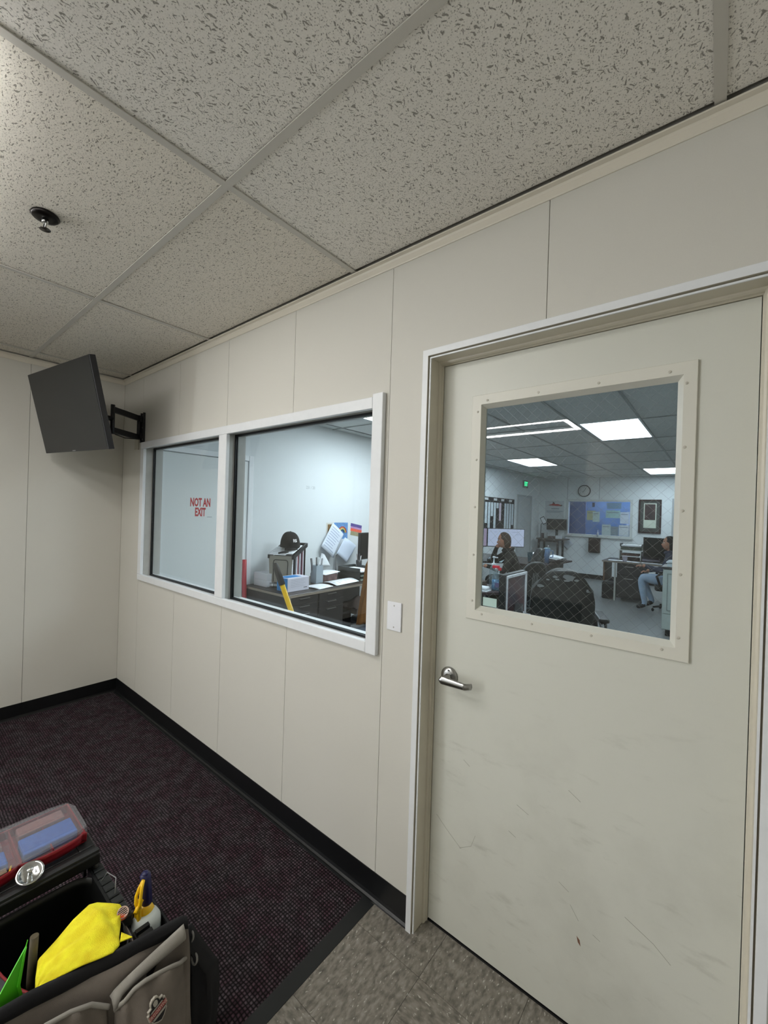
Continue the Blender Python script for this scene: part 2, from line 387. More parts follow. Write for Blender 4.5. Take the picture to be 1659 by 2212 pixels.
def mat_material():
    m = bpy.data.materials.new('waffle carpet pile'); m.use_nodes = True; nt = m.node_tree; b = nt.nodes['Principled BSDF']
    b.inputs['Roughness'].default_value = 0.95; b.inputs['Specular IOR Level'].default_value = 0.25
    g = node(nt, 'ShaderNodeNewGeometry')
    sp_ = node(nt, 'ShaderNodeSeparateXYZ'); nt.links.new(g.outputs['Position'], sp_.inputs[0])
    P = 0.0125
    wn = node(nt, 'ShaderNodeTexNoise'); wn.inputs['Scale'].default_value = 30; nt.links.new(g.outputs['Position'], wn.inputs['Vector'])
    wob = math_n(nt, 'MULTIPLY_ADD', wn.outputs[0], 0.7, -0.35)
    U = math_n(nt, 'ADD', math_n(nt, 'DIVIDE', sp_.outputs[0], P), wob); V = math_n(nt, 'SUBTRACT', math_n(nt, 'DIVIDE', sp_.outputs[1], P * 0.9), wob)
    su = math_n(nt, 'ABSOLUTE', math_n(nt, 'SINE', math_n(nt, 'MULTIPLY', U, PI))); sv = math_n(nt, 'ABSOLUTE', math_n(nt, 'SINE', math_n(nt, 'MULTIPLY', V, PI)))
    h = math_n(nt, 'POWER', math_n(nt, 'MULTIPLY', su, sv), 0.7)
    cb = node(nt, 'ShaderNodeCombineXYZ'); nt.links.new(math_n(nt, 'FLOOR', U), cb.inputs[0]); nt.links.new(math_n(nt, 'FLOOR', V), cb.inputs[1])
    w = node(nt, 'ShaderNodeTexWhiteNoise'); nt.links.new(cb.outputs[0], w.inputs['Vector'])
    big = node(nt, 'ShaderNodeTexNoise'); big.inputs['Scale'].default_value = 13; big.inputs['Detail'].default_value = 3; nt.links.new(g.outputs['Position'], big.inputs['Vector'])
    hair = node(nt, 'ShaderNodeTexNoise'); hair.inputs['Scale'].default_value = 500; nt.links.new(g.outputs['Position'], hair.inputs['Vector'])
    rp = node(nt, 'ShaderNodeValToRGB'); e = rp.color_ramp.elements
    e[0].position = 0.38; e[0].color = lin((70, 48, 58)); e[1].position = 0.62; e[1].color = lin((80, 71, 77))
    nt.links.new(big.outputs[0], rp.inputs[0])
    mx = node(nt, 'ShaderNodeMix', data_type='RGBA', blend_type='MULTIPLY'); mx.inputs[0].default_value = 1; nt.links.new(rp.outputs[0], mx.inputs[6])
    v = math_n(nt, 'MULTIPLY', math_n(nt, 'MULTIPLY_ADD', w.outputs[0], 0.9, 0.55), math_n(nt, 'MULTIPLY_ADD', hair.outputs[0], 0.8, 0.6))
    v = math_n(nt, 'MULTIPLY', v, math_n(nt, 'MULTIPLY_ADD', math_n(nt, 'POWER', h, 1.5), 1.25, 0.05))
    cc = node(nt, 'ShaderNodeCombineColor')
    for i in range(3): nt.links.new(v, cc.inputs[i])
    nt.links.new(cc.outputs[0], mx.inputs[7]); nt.links.new(mx.outputs[2], b.inputs['Base Color'])
    bp = node(nt, 'ShaderNodeBump'); bp.inputs['Strength'].default_value = 1.0; bp.inputs['Distance'].default_value = 0.006
    nt.links.new(math_n(nt, 'MULTIPLY_ADD', hair.outputs[0], 0.3, h), bp.inputs['Height']); nt.links.new(bp.outputs[0], b.inputs['Normal'])
    return m
M_MAT = mat_material()

# ================================================================== ROOM SHELL
XE = 5.057          # east end of both rooms
YB = -3.96          # wall behind the camera
YF = 10.30          # far office wall
GX = [0.18 + 1.219 * k for k in range(5)]
WIN = (0.435, 2.765, 1.00, 2.005)      # hole for the double window
DOR = (2.998, 3.962, 0.0, 2.150)       # hole for the door
# floors
fl = struct('floor', bx(-0.15, XE, -6.6, YF, -0.08, -0.004), mat('office vinyl floor', (126, 128, 128), 0.35, var=0.10, vs=22, spec=0.4))
sub = struct('floor_tiling', bx(0, XE, -6.5, 0.10, -0.0045, -0.0020), mat('tile adhesive', (84, 80, 74), 0.8))
sub['label'] = 'streaked grey beige vinyl tile floor in front of the door'
T = 0.3048
tb = B(); tb.box(-T / 2 + 0.0006, T / 2 - 0.0006, -T / 2 + 0.0006, T / 2 - 0.0006, -0.0035, 0.0)
t0 = link('floor_tile', tb, M_VCT, sub)
x_l = [3.115 + T * (k + 0.5) for k in range(-11, 7)]; y_l = [-0.115 + T * (k + 0.5) for k in range(-13, 0)]
first = True
for i, x in enumerate(x_l):
    for j, y in enumerate(y_l):
        if x > XE - 0.05 or (x < 2.5 and y > -2.0): continue
        if first: o = t0; first = False
        else: o = t0.copy(); COL.objects.link(o); o.parent = sub
        o.location = (x, y, 0); o.rotation_euler = (0, 0, PI / 2 * ((i + j) % 2) + PI * ((i * 7 + j * 3) % 2))
row = None
for i, x in enumerate(x_l):
    if x < 2.5 or x > XE - 0.05: continue
    if row is None:
        b = B(); b.box(-T / 2 + .0006, T / 2 - .0006, -0.1144, 0.098, -0.0035, 0.0); row = link('floor_tile', b, M_VCT, sub); o = row
    else: o = row.copy(); COL.objects.link(o); o.parent = sub
    o.location = (x, 0, 0)

# main wall core with holes
def wall_core_y(y0, y1, x0, x1, z0, z1, holes):
    """boxes tiling a wall in the xz plane around rectangular holes"""
    b = B(); xs = sorted({x0, x1, *[h[0] for h in holes if x0 < h[0] < x1], *[h[1] for h in holes if x0 < h[1] < x1]})
    for a, c in zip(xs, xs[1:]):
        hs = [h for h in holes if h[0] < (a + c) / 2 < h[1]]
        zc = z0
        for h in sorted(hs, key=lambda h: h[2]):
            if h[2] > zc: b.box(a, c, y0, y1, zc, h[2])
            zc = h[3]
        if zc < z1: b.box(a, c, y0, y1, zc, z1)
    return b
wn = struct('wall_north', wall_core_y(0.009, 0.109, -0.15, XE, 0, H + 0.15, [WIN, DOR]), M_CORE)
wo = struct('wall_office_south', wall_core_y(0.1095, 0.12, -0.15, XE, 0, H + 0.15, [WIN, DOR]), M_OFFW)
J = [0.0] + [0.3816 + 0.6096 * n for n in range(8)]
for a, c in zip(J, J[1:]):
    if a > XE: break
    c = min(c, XE)
    link('wall_panel', wall_core_y(0.0, 0.0088, a + 0.0011, c - 0.0011, 0.002, H + 0.06, [WIN, DOR]), M_WALL, wn)
ww = struct('wall_west', bx(-0.15, -0.009, -6.6, YF + .1, 0, H + 0.15), M_CORE)
for k in range(8):
    y1 = 0.0 - 0.604 * k; 
    if y1 - .604 < -3.2 and False: break
    link('wall_panel', bx(-0.0088, 0.0, y1 - 0.604 + 0.0011, y1 - 0.0011, 0.002, H + 0.06), M_WALL, ww)
struct('wall_office_west', bx(-0.0088, 0.0, 0.12, YF, 0, H + 0.05), M_OFFW)
wf = struct('wall_office_north', wall_core_y(YF, YF + 0.1, -0.15, XE + .1, 0, H + 0.15, [(0.775, 2.19, 1.13, 1.975)]), M_OFFW)
struct('wall_east', bx(XE, XE + 0.1, -6.6, YF + .1, 0, H + 0.15), M_WALL)
struct('wall_south', bx(2.60, XE, YB - 0.1, YB, 0, H + 0.05), M_WALL)
struct('wall_south_return', bx(2.60, 2.70, -6.6, YB - 0.1, 0, H + 0.05), M_WALL)
struct('wall_hall_south', bx(-0.15, 2.7, -6.7, -6.6, 0, H + 0.15), M_WALL)
# vertical panel joints of the far office wall: slim battens
for x in (0.735, 1.50):
    struct('trim_batten', bx(x - 0.004, x + 0.004, YF - 0.004, YF, 1.98, H), mat('joint strip', (140, 142, 140), 0.6))

# baseboards (vinyl cove base with a small toe)
def cove(p0, p1, nrm, h=0.1095):
    b = B(); p0 = Vector(p0); p1 = Vector(p1); n = Vector(nrm)
    prof = [(0, h), (0.0030, h), (0.0034, h - .004), (0.0034, 0.022), (0.006, 0.010), (0.013, 0.004), (0.015, 0.0), (0, 0)]
    ring = [[b.bm.verts.new(p + n * d + Vector((0, 0, z))) for d, z in prof] for p in (p0, p1)]
    k = len(prof)
    for i in range(k): b.bm.faces.new([ring[0][i], ring[0][(i + 1) % k], ring[1][(i + 1) % k], ring[1][i]])
    b.bm.faces.new(ring[0][::-1]); b.bm.faces.new(ring[1]); return b
struct('baseboard_north', cove((0, 0, 0), (2.986, 0, 0), (0, -1, 0)), M_BASEB)
struct('baseboard_north_right', cove((3.975, 0, 0), (XE, 0, 0), (0, -1, 0)), M_BASEB)
struct('baseboard_west', cove((0, -4.8, 0), (0, -0.003, 0), (1, 0, 0)), M_BASEB)
struct('baseboard_office_north', cove((0, YF, 0), (XE, YF, 0), (0, -1, 0)), M_BASEB)
struct('baseboard_office_west', cove((0, 1.25, 0), (0, YF, 0), (1, 0, 0)), M_BASEB)
struct('baseboard_south', cove((2.6, YB, 0), (XE, YB, 0), (0, 1, 0)), M_BASEB)

# wall angle at the ceiling: vertical leg on the wall, wide leg under the tiles
def angle_trim(name, a, c, nrm):
    b = B(); a = Vector(a); c = Vector(c); n = Vector(nrm)
    prof = [(0, 2.5425), (0.0035, 2.5425), (0.0055, 2.546), (0.0075, 2.566), (0.011, 2.572), (0.024, 2.575), (0.0245, 2.579), (0, 2.581)]
    ring = [[b.bm.verts.new(p + n * d + Vector((0, 0, z))) for d, z in prof] for p in (a, c)]
    k = len(prof)
    for i in range(k): b.bm.faces.new([ring[0][i], ring[0][(i + 1) % k], ring[1][(i + 1) % k], ring[1][i]])
    b.bm.faces.new(ring[0][::-1]); b.bm.faces.new(ring[1])
    return struct(name, b, M_ANGLE)
angle_trim('trim_ceiling_north', (0, 0, 0), (XE, 0, 0), (0, -1, 0))
angle_trim('trim_ceiling_west', (0, -6.5, 0), (0, -0.0, 0), (1, 0, 0))
angle_trim('trim_ceiling_south', (2.6, YB, 0), (XE, YB, 0), (0, 1, 0))

w3 = bpy.data.objects.new('fill_light_frame', None); COL.objects.link(w3); w3.location = (0, -4.3, 0.85); w3['kind'] = 'structure'  # unseen window outline added round the fill lamp, wall behind stays solid
b = B()
for a_ in ((-5.93, -5.87, .82, 2.28), (-2.73, -2.67, .82, 2.28), (-4.33, -4.27, .88, 2.22), (-5.87, -2.73, .82, .88), (-5.87, -2.73, 2.22, 2.28)): b.bbox(.0005, .055, a_[0], a_[1], a_[2], a_[3], .003, 1)
link('window_frame', b, M_WHITE, w3, True)
# ---- ceiling of the front room
ceil = struct('ceiling', bx(-0.15, XE + .1, -6.7, YF + .1, H + 0.10, H + 0.16), mat('plenum deck', (60, 58, 55), 0.9))
LIGHTS = {(1, 2), (1, 5)}         # grid cells that hold a light (column, row)
RY = 0.6096
TW, TD = 1.219, RY
b = B(); b.box(-TW / 2 + .010, TW / 2 - .010, -TD / 2 + .010, TD / 2 - .010, 0.004, 0.018)
shared = {}
xe = [0.18 - 1.219] + GX + [GX[-1] + 1.219]
for ci in range(len(xe) - 1):
    for rj in range(0, 11):
        x0, x1 = max(xe[ci], 0.0185), min(xe[ci + 1], XE); y1 = -RY * rj - (.0185 if rj == 0 else 0); y0 = -RY * (rj + 1)
        if x1 - x0 < 0.05: continue
        if x0 > 2.6 and y0 < YB: y0 = max(y0, YB)
        if y1 - y0 < 0.05: continue
        if (ci - 1, rj) in {(1, 2), (1, 5)}: continue
        w, d = round(x1 - x0, 3), round(y1 - y0, 3); key = (w, d, x0 > 2.6)
        g = 0.008
        if key not in shared:
            bb = B(); bb.box(-w / 2 + g, w / 2 - g, -d / 2 + g, d / 2 - g, 0.0045, 0.018)
            o = link('ceiling_tile', bb, M_TILE_A if key[2] else M_TILE_B, ceil); shared[key] = o
        else:
            o = shared[key].copy(); COL.objects.link(o); o.parent = ceil
        o.location = ((x0 + x1) / 2, (y0 + y1) / 2, H + random.uniform(0, 0.0012))
tw = 0.0118
def tee(x0, x1, y0, y1):
    b = B(); b.box(x0, x1, y0, y1, H, H + 0.003)
    if x1 - x0 > y1 - y0: b.box(x0, x1, (y0 + y1) / 2 - .001, (y0 + y1) / 2 + .001, H + .003, H + .04)
    else: b.box((x0 + x1) / 2 - .001, (x0 + x1) / 2 + .001, y0, y1, H + .003, H + .04)
    return link('grid_tee', b, M_TEE, ceil)
for x in GX: tee(x - tw, x + tw, -6.5 if x < 2.6 else YB, -0.0)
for rj in range(1, 11):
    for ci in range(len(xe) - 1):
        x0, x1 = max(xe[ci], 0) + (tw if ci else 0), min(xe[ci + 1], XE) - tw
        if x0 > 2.6 and -RY * rj < YB: continue
        if x1 > x0 + .05: tee(x0, x1, -RY * rj - tw, -RY * rj + tw)
# office ceiling: 2x4 tiles, long way into the room
OX = [0.17 + 0.6096 * k - 0.6096 for k in range(10)]; OY = [6.04 - 1.2192 * 5 + 1.2192 * k for k in range(11)]
OL = [(1, 2), (1, 5), (4, 3), (4, 7), (7, 1), (7, 5)]
ocell = {}
for i in range(len(OX) - 1):
    for j in range(len(OY) - 1):
        x0, x1 = max(OX[i], 0.0), min(OX[i + 1], XE); y0, y1 = max(OY[j], 0.12), min(OY[j + 1], YF)
        if x1 - x0 < .03 or y1 - y0 < .03: continue
        ocell[(i, j)] = (x0, x1, y0, y1)
# first panel is an added unseen fill light, the others are visible; tiles fill the rest
PANELS = [(2.64, 3.22, 1.09, 2.28), (0.78, 1.37, 1.95, 3.15), (0.78, 1.37, 6.04, 7.24), (2.64, 3.22, 3.53, 4.72), (2.64, 3.22, 8.46, 9.68)]
def hit(c, p): return min(c[1], p[1]) - max(c[0], p[0]) > 0.12 and min(c[3], p[3]) - max(c[2], p[2]) > 0.10
for (i, j), c in ocell.items():
    ps = [p for p in PANELS if hit(c, p)]
    segs = [(c[2], c[3])]
    for p in ps:
        ns = []
        for a, d in segs:
            if p[2] > a: ns.append((a, min(d, p[2])))
            if p[3] < d: ns.append((max(a, p[3]), d))
        segs = ns
    for a, d in segs:
        if d - a < 0.03: continue
        g = 0.004
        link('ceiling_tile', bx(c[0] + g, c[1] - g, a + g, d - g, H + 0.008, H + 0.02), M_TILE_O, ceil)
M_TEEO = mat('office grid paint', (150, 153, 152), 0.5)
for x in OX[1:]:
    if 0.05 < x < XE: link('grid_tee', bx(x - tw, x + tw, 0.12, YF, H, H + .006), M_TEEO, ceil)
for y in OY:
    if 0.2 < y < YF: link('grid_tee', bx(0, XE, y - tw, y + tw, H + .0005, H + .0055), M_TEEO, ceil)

# ---- lamps
def office_panel(p, label):
    t = thing('ceiling_light', label, 'ceiling light', ((p[0] + p[1]) / 2, (p[2] + p[3]) / 2, H), group=None)
    b = B(); w = 0.018; x0, x1, y0, y1 = p
    b.box(x0, x1, y0, y0 + w, H - .004, H + .02); b.box(x0, x1, y1 - w, y1, H - .004, H + .02)
    b.box(x0, x0 + w, y0 + w, y1 - w, H - .004, H + .02); b.box(x1 - w, x1, y0 + w, y1 - w, H - .004, H + .02)
    link('frame', b, mat('panel frame white', (214, 220, 222), 0.5), t, True)
    link('diffuser', bx(x0 + w, x1 - w, y0 + w, y1 - w, H + .001, H + .006), emitter('office panel glow', COOL, OFFICE_PANEL), t, True)
    return t
office_panel(PANELS[0], 'added ceiling light panel out of sight behind the door wall, brightening the office')
office_panel(PANELS[1], 'ceiling light panel seen at the top right corner of the double window')
office_panel(PANELS[2], 'bright ceiling light panel at left, seen through the door glass')
office_panel(PANELS[3], 'largest bright ceiling light panel seen through the door glass')
office_panel(PANELS[4], 'farthest ceiling light panel, cut by the right edge of the door glass')
def frame_light(x0, x1, y0, y1, drop, mt, label):
    t = thing('ceiling_light', label, 'ceiling light', ((x0 + x1) / 2, (y0 + y1) / 2, H))
    b = B(); w = 0.045; z0 = H - drop; z1 = H - drop + 0.012
    b.box(x0, x1, y0, y0 + w, z0, z1); b.box(x0, x1, y1 - w, y1, z0, z1)
    b.box(x0, x0 + w, y0 + w, y1 - w, z0, z1); b.box(x1 - w, x1, y0 + w, y1 - w, z0, z1)
    link('lit_rim', b, mt, t, True)
    link('centre_plate', bx(x0 + w, x1 - w, y0 + w, y1 - w, z1 + .004, z1 + .008), mat('light plate', (176, 176, 172), 0.7), t, True)
    link('housing', bx(x0, x1, y0, y1, z1 + .0085, H + .05), mat('light housing', (190, 190, 186), 0.6), t, True)
rim = emitter('rim glow', WARM, RIM_LIGHT); rim2 = emitter('rim glow near', WARM, RIM_LIGHT_2)
g = 0.014
frame_light(1.399 + g, 2.618 - g, -RY * 6 + g, -RY * 5 - g, 0.004, rim, 'edge-lit rectangular ceiling light reflected in the door glass')
frame_light(1.399 + g, 2.618 - g, -RY * 3 + g, -RY * 2 - g, 0.03, rim2, 'edge-lit rectangular ceiling light just left of the view')

# ================================================================== WINDOW 1 (double window)
w1 = bpy.data.objects.new('window_1', None); COL.objects.link(w1); w1.location = (1.6, 0, 1.0); w1['kind'] = 'structure'
def casing_piece(x0, x1, z0, z1):
    b = B(); b.bbox(x0, x1, -0.022, 0.0, z0, z1, 0.003, 2); return b
cx0, cx1, cz0, cz1 = 0.414, 2.792, 0.985, 2.033
lx0, lx1, rx0, rx1, oz0, oz1 = 0.468, 1.553, 1.637, 2.747, 1.030, 1.985
link('casing_board', casing_piece(cx0, rx1 - .0003, oz1, cz1), M_WHITE, w1, True)
link('casing_board', casing_piece(cx0, rx1 - .0003, cz0, oz0), M_WHITE, w1, True)
link('casing_board', casing_piece(cx0, lx0, oz0 + .0005, oz1 - .0005), M_WHITE, w1, True)
link('casing_board', casing_piece(rx1, cx1 + .010, oz0 - .047, oz1 + .060), M_WHITE, w1, True)
link('mullion', (lambda b: (b.bbox(lx1, rx0, -0.022, 0.0, oz0 + .0005, oz1 - .0005, .003, 2), b)[1])(B()), M_WHITE, w1, True)
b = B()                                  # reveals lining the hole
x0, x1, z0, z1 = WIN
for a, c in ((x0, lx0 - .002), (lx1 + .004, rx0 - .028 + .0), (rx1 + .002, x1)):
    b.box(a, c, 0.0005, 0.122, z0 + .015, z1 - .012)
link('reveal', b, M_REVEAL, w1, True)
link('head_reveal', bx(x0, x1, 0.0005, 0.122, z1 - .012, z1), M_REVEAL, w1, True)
link('sill', bx(x0, x1, 0.0005, 0.124, z0, z0 + .015), M_WHITE, w1, True)
M_PANE = glass('window glass', (0.97, 0.985, 0.985), 0.035, 0.45)
for a, c in ((lx0 - .002, lx1 + .004), (rx0 - .028, rx1 + .002)):
    zz0, zz1 = z0 + .015, z1 - .012
    link('pane', bx(a + .004, c - .004, 0.055, 0.060, zz0 + .004, zz1 - .004), M_PANE, w1, True)
    b = B(); e = 0.011
    for ya, yb in ((0.049, 0.0548), (0.0602, 0.066)):
        b.box(a, c, ya, yb, zz0, zz0 + e); b.box(a, c, ya, yb, zz1 - e, zz1)
        b.box(a, a + e, ya, yb, zz0 + e, zz1 - e); b.box(c - e, c, ya, yb, zz0 + e, zz1 - e)
    link('gasket', b, M_BLACK, w1, True)
    b = B(); e = 0.010
    b.box(a, c, 0.0665, 0.08, zz0, zz0 + e)
    link('glazing_bead', b, M_WHITE, w1, True)

# ================================================================== DOOR 1
d1 = bpy.data.objects.new('door_1', None); COL.objects.link(d1); d1.location = (3.48, 0.075, 0); d1['kind'] = 'structure'
LX0, LX1, LZ1 = 3.0305, 3.9285, 2.1245
YL = 0.0705
GXa, GXb, GZa, GZb = 3.200, 3.7635, 1.236, 1.9455
leaf = wall_core_y(YL, YL + 0.0445, LX0, LX1, 0.012, LZ1, [(GXa - .010, GXb + .010, GZa - .010, GZb + .010)])
lf = link('door_leaf', leaf, M_DOOR, d1, True)
# frame: profile swept round left jamb, head, right jamb; offsets outward from the leaf edge
prof = [(0.0020, YL + .05), (0.0020, YL - 0.004), (0.0045, YL - 0.0075), (0.0045, 0.052), (0.0075, 0.047), (0.0125, 0.045), (0.0125, -0.0065), (0.0168, -0.0065), (0.0168, 0.004),
        (0.0210, 0.004), (0.0210, -0.0165), (0.0420, -0.017), (0.0430, -0.0155), (0.0430, 0.0), (0.0300, 0.0), (0.0300, YL + .05)]
b = B(); path = []
for (o_, y) in prof:
    path.append([(LX0 - o_, y, 0.0), (LX0 - o_, y, LZ1 + o_), (LX1 + o_, y, LZ1 + o_), (LX1 + o_, y, 0.0)])
k = len(path); V = [[b.bm.verts.new(p) for p in q] for q in path]
for i in range(k):
    for s in range(3):
        b.bm.faces.new([V[i][s], V[(i + 1) % k][s], V[(i + 1) % k][s + 1], V[i][s + 1]])
b.bm.faces.new([V[i][0] for i in range(k)]); b.bm.faces.new([V[i][3] for i in range(k)][::-1])
fr = link('door_frame', b, M_JAMB, d1, True)
# white painted casing strip around the frame
b = B()
pr = [(0.0208, -0.0180), (0.0425, -0.0185), (0.0445, -0.0165), (0.0445, 0.0), (0.0432, 0.0), (0.0432, -0.0172), (0.0208, -0.0172)]
V = [[b.bm.verts.new(p) for p in [(LX0 - o_, y, 0.0), (LX0 - o_, y, LZ1 + o_), (LX1 + o_, y, LZ1 + o_), (LX1 + o_, y, 0.0)]] for o_, y in pr]
k = len(V)
for i in range(k):
    for s in range(3): b.bm.faces.new([V[i][s], V[(i + 1) % k][s], V[(i + 1) % k][s + 1], V[i][s + 1]])
b.bm.faces.new([V[i][0] for i in range(k)]); b.bm.faces.new([V[i][3] for i in range(k)][::-1])
link('casing_strip', b, M_WHITE, d1, True)
b = B()
pr = [(0.0118, -0.0070), (0.0118, -0.0112), (0.0168, -0.0112), (0.0168, -0.0070)]
V = [[b.bm.verts.new(p) for p in [(LX0 - o_, y, 0.0), (LX0 - o_, y, LZ1 + o_), (LX1 + o_, y, LZ1 + o_), (LX1 + o_, y, 0.0)]] for o_, y in pr]
k = len(V)
for i in range(k):
    for s in range(3): b.bm.faces.new([V[i][s], V[(i + 1) % k][s], V[(i + 1) % k][s + 1], V[i][s + 1]])
b.bm.faces.new([V[i][0] for i in range(k)]); b.bm.faces.new([V[i][3] for i in range(k)][::-1])
link('inner_bead', b, M_WHITE, d1, True)
link('threshold', bx(LX0 - .02, LX1 + .02, YL + .0, YL + .05, -0.001, 0.006), M_BLACK, d1, True)
# vision kit: flat flange, bevelled stop, glass, wires, screws
ox0, ox1, oz0_, oz1_ = 3.1545, 3.808, 1.1880, 1.9930
ix0, ix1, iz0, iz1 = 3.1900, 3.7775, 1.2220, 1.9580
b = B()
def loop4(x0, x1, z0, z1, y): return [b.bm.verts.new(p) for p in ((x0, y, z0), (x1, y, z0), (x1, y, z1), (x0, y, z1))]
L0 = loop4(ox0, ox1, oz0_, oz1_, YL - .0003); L1 = loop4(ox0, ox1, oz0_, oz1_, YL - .0065); L2 = loop4(ox0 + .0015, ox1 - .0015, oz0_ + .0015, oz1_ - .0015, YL - .0080)
L3 = loop4(ix0, ix1, iz0, iz1, YL - .0085); L4 = loop4(GXa, GXb, GZa, GZb, 0.0845); L5 = loop4(GXa, GXb, GZa, GZb, 0.0870); L6 = loop4(GXa - .009, GXb + .009, GZa - .009, GZb + .009, 0.0870)
L7 = loop4(GXa - .009, GXb + .009, GZa - .009, GZb + .009, YL - .0003)
for a, c in ((L0, L1), (L1, L2), (L2, L3), (L3, L4), (L4, L5), (L5, L6), (L6, L7), (L7, L0)):
    for i in range(4): b.bm.faces.new([a[i], a[(i + 1) % 4], c[(i + 1) % 4], c[i]])
vk = link('vision_frame', b, mat('vision frame paint', (216, 215, 205), 0.4, bump=0.05, bs=300), d1, True)
b = B(); b.lathe([(0.0041, 0), (0.0041, .0010), (0.0030, .0016), (0.0010, .0008)], axis=(0, -1, 0), n=12)
b.box(-0.0030, 0.0030, -0.0024, -0.0012, -0.0006, 0.0006); b.box(-0.0006, 0.0006, -0.0024, -0.0012, -0.0030, 0.0030)
sc0 = None
spots = [(x, 1.970) for x in (3.213, 3.391, 3.570, 3.746)] + [(x, 1.2125) for x in (3.216, 3.393, 3.571, 3.747)] + [(3.7835, z) for z in (1.933, 1.762, 1.592, 1.421, 1.252)] + [(3.1775, z) for z in (1.933, 1.761, 1.591, 1.420, 1.255)]
for x, z in spots:
    if sc0 is None:
        o = sc0 = link('screw', b, mat('screw head', (206, 203, 192), 0.45, 0.0), vk)
    else: o = sc0.copy(); COL.objects.link(o); o.parent = vk
    o.location = (x, YL - .0083, z)      # the frame's own space is the room's
pn = link('glass_pane', bx(GXa - .008, GXb + .008, 0.0873, 0.0933, GZa - .008, GZb + .008), glass('wired glass', (0.77, 0.80, 0.81), 0.035, 0.50), d1, True)
# diamond wire mesh lying just behind the front face of the pane
b = B()
def wires(sl, step, yy):
    x0, x1, z0, z1 = GXa, GXb, GZa, GZb
    c = -3.0
    c0 = z0 - abs(sl) * (x1 - x0) - .1
    n = int(((z1 - z0) + 2 * abs(sl) * (x1 - x0) + .2) / step)
    for i in range(n):
        cc = c0 + i * step
        pts = []
        for x in (x0, x1):
            z = cc + (sl * (x - x0) if sl > 0 else -sl * (x1 - x))
            if z0 <= z <= z1: pts.append((x, z))
        for z in (z0, z1):
            x = (z - cc) / sl + x0 if sl > 0 else x1 - (z - cc) / (-sl)
            if x0 < x < x1: pts.append((x, z))
        if len(pts) >= 2:
            b.tube([(pts[0][0], yy, pts[0][1]), (pts[1][0], yy, pts[1][1])], 0.00026, n=4, cap=False)
wires(1.0, 0.0335, 0.0868); wires(-1.0, 0.0335, 0.08625)
wm = link('wire_mesh', b, mat('mesh wire', (112, 116, 114), 0.4, 0.4), pn, True); wm['kind'] = 'stuff'
st = link('sticker', (lambda b: (b.bbox(3.2085, 3.2605, 0.0858, 0.0863, 1.2385, 1.2690, .0002, 1), b)[1])(B()), mat('pale green sticker', (176, 204, 200), 0.35), d1, True)
# scratches and a paint chip on the leaf
M_SCR_ = mat('scratch grey', (132, 130, 118), .7)
for pts in (((3.520, .720), (3.555, .700)), ((3.36, .60), (3.40, .585)), ((3.50, .425), (3.53, .41)), ((3.535, .375), (3.56, .34)), ((3.60, .325), (3.62, .318)), ((3.155, .345), (3.20, .375), (3.215, .42)), ((3.055, .42), (3.10, .385), (3.16, .345)), ((3.68, .43), (3.75, .40), (3.79, .37)), ((3.335, .50), (3.36, .49)), ((3.16, .67), (3.185, .655))):
    b = B(); b.tube([(x, YL - .00005, z) for x, z in pts], .00055, 4); link('scratch', b, M_SCR_, lf, True)
b = B(); b.prism([(3.556, .293), (3.565, .285), (3.568, .268), (3.560, .276)], YL - .0003, YL - .00001, 'xz'); link('paint_chip', b, mat('chip brown', (118, 84, 64), .8), lf, True)
# lever handle
hd = bpy.data.objects.new('door_handle', None); COL.objects.link(hd); hd.parent = d1; hd.location = (3.092 - 3.48, YL - 0.075, 0.958)
b = B(); b.lathe([(0.0, 0), (0.0335, 0.0), (0.0335, 0.006), (0.0300, 0.0105), (0.018, 0.013), (0.0, 0.0135)], axis=(0, -1, 0), n=40, cap=False)
link('rosette', b, M_STEEL, hd)
b = B(); b.lathe([(0.0, 0.013), (0.0115, 0.013), (0.0115, 0.0155), (0.0095, 0.017), (0.0095, 0.052), (0.0, 0.052)], axis=(0, -1, 0), n=24, cap=False)
link('neck', b, M_STEEL, hd)
b = B()
def lever(u, v):
    a = 2 * PI * v; t = u
    x = -0.010 + 0.118 * t; w = 0.0105 * (1 - 0.15 * t); h = 0.0160 - 0.0050 * t; y = -0.056 + 0.018 * max(0, (t - .86) / .14) ** 1.2
    if t < .06: w *= max(.3, math.sqrt(t / .06)); h *= max(.3, math.sqrt(t / .06))
    return Vector((x, y + 0.0085 * (1 - .2 * t) * math.cos(a), h * math.sin(a)))
b.grid(lever, 26, 20)
bmesh.ops.remove_doubles(b.bm, verts=b.bm.verts[:], dist=1e-5)
bmesh.ops.holes_fill(b.bm, edges=[e for e in b.bm.edges if e.is_boundary], sides=0)
lv = link('lever', b, M_STEEL, hd)
b = B(); b.lathe([(0.0042, 0), (0.0042, .0006), (.0, .0007)], at=(0.0015, -0.0118, 0.0215), axis=(0, -1, 0), n=14, cap=False)
link('privacy_hole', b, M_BLACK, hd)
link('strike_mark', bx(3.9425, 3.9428, 0.02, 0.04, 0.50, 0.53), mat('chipped paint', (120, 96, 72), .8), fr, True)

# blank plate between window and door
t = thing('wall_plate', 'white blank wall plate between the window and the door', 'wall plate', (2.8795, 0, 1.154))
b = B(); b.bbox(-0.0345, 0.0345, -0.0065, -0.0003, -0.0565, 0.0565, 0.0022, 2); link('plate', b, mat('white plastic', (228, 230, 236), 0.35), t)
for z in (-0.042, 0.042):
    b = B(); b.lathe([(0.0032, 0), (0.0028, .0008), (0, .001)], at=(0, -0.0064, z), axis=(0, -1, 0), n=12, cap=False)
    b.box(-0.0024, 0.0024, -0.0076, -0.0072, z - .0004, z + .0004); link('screw', b, mat('plate screw', (168, 168, 166), 0.4, .3), t)

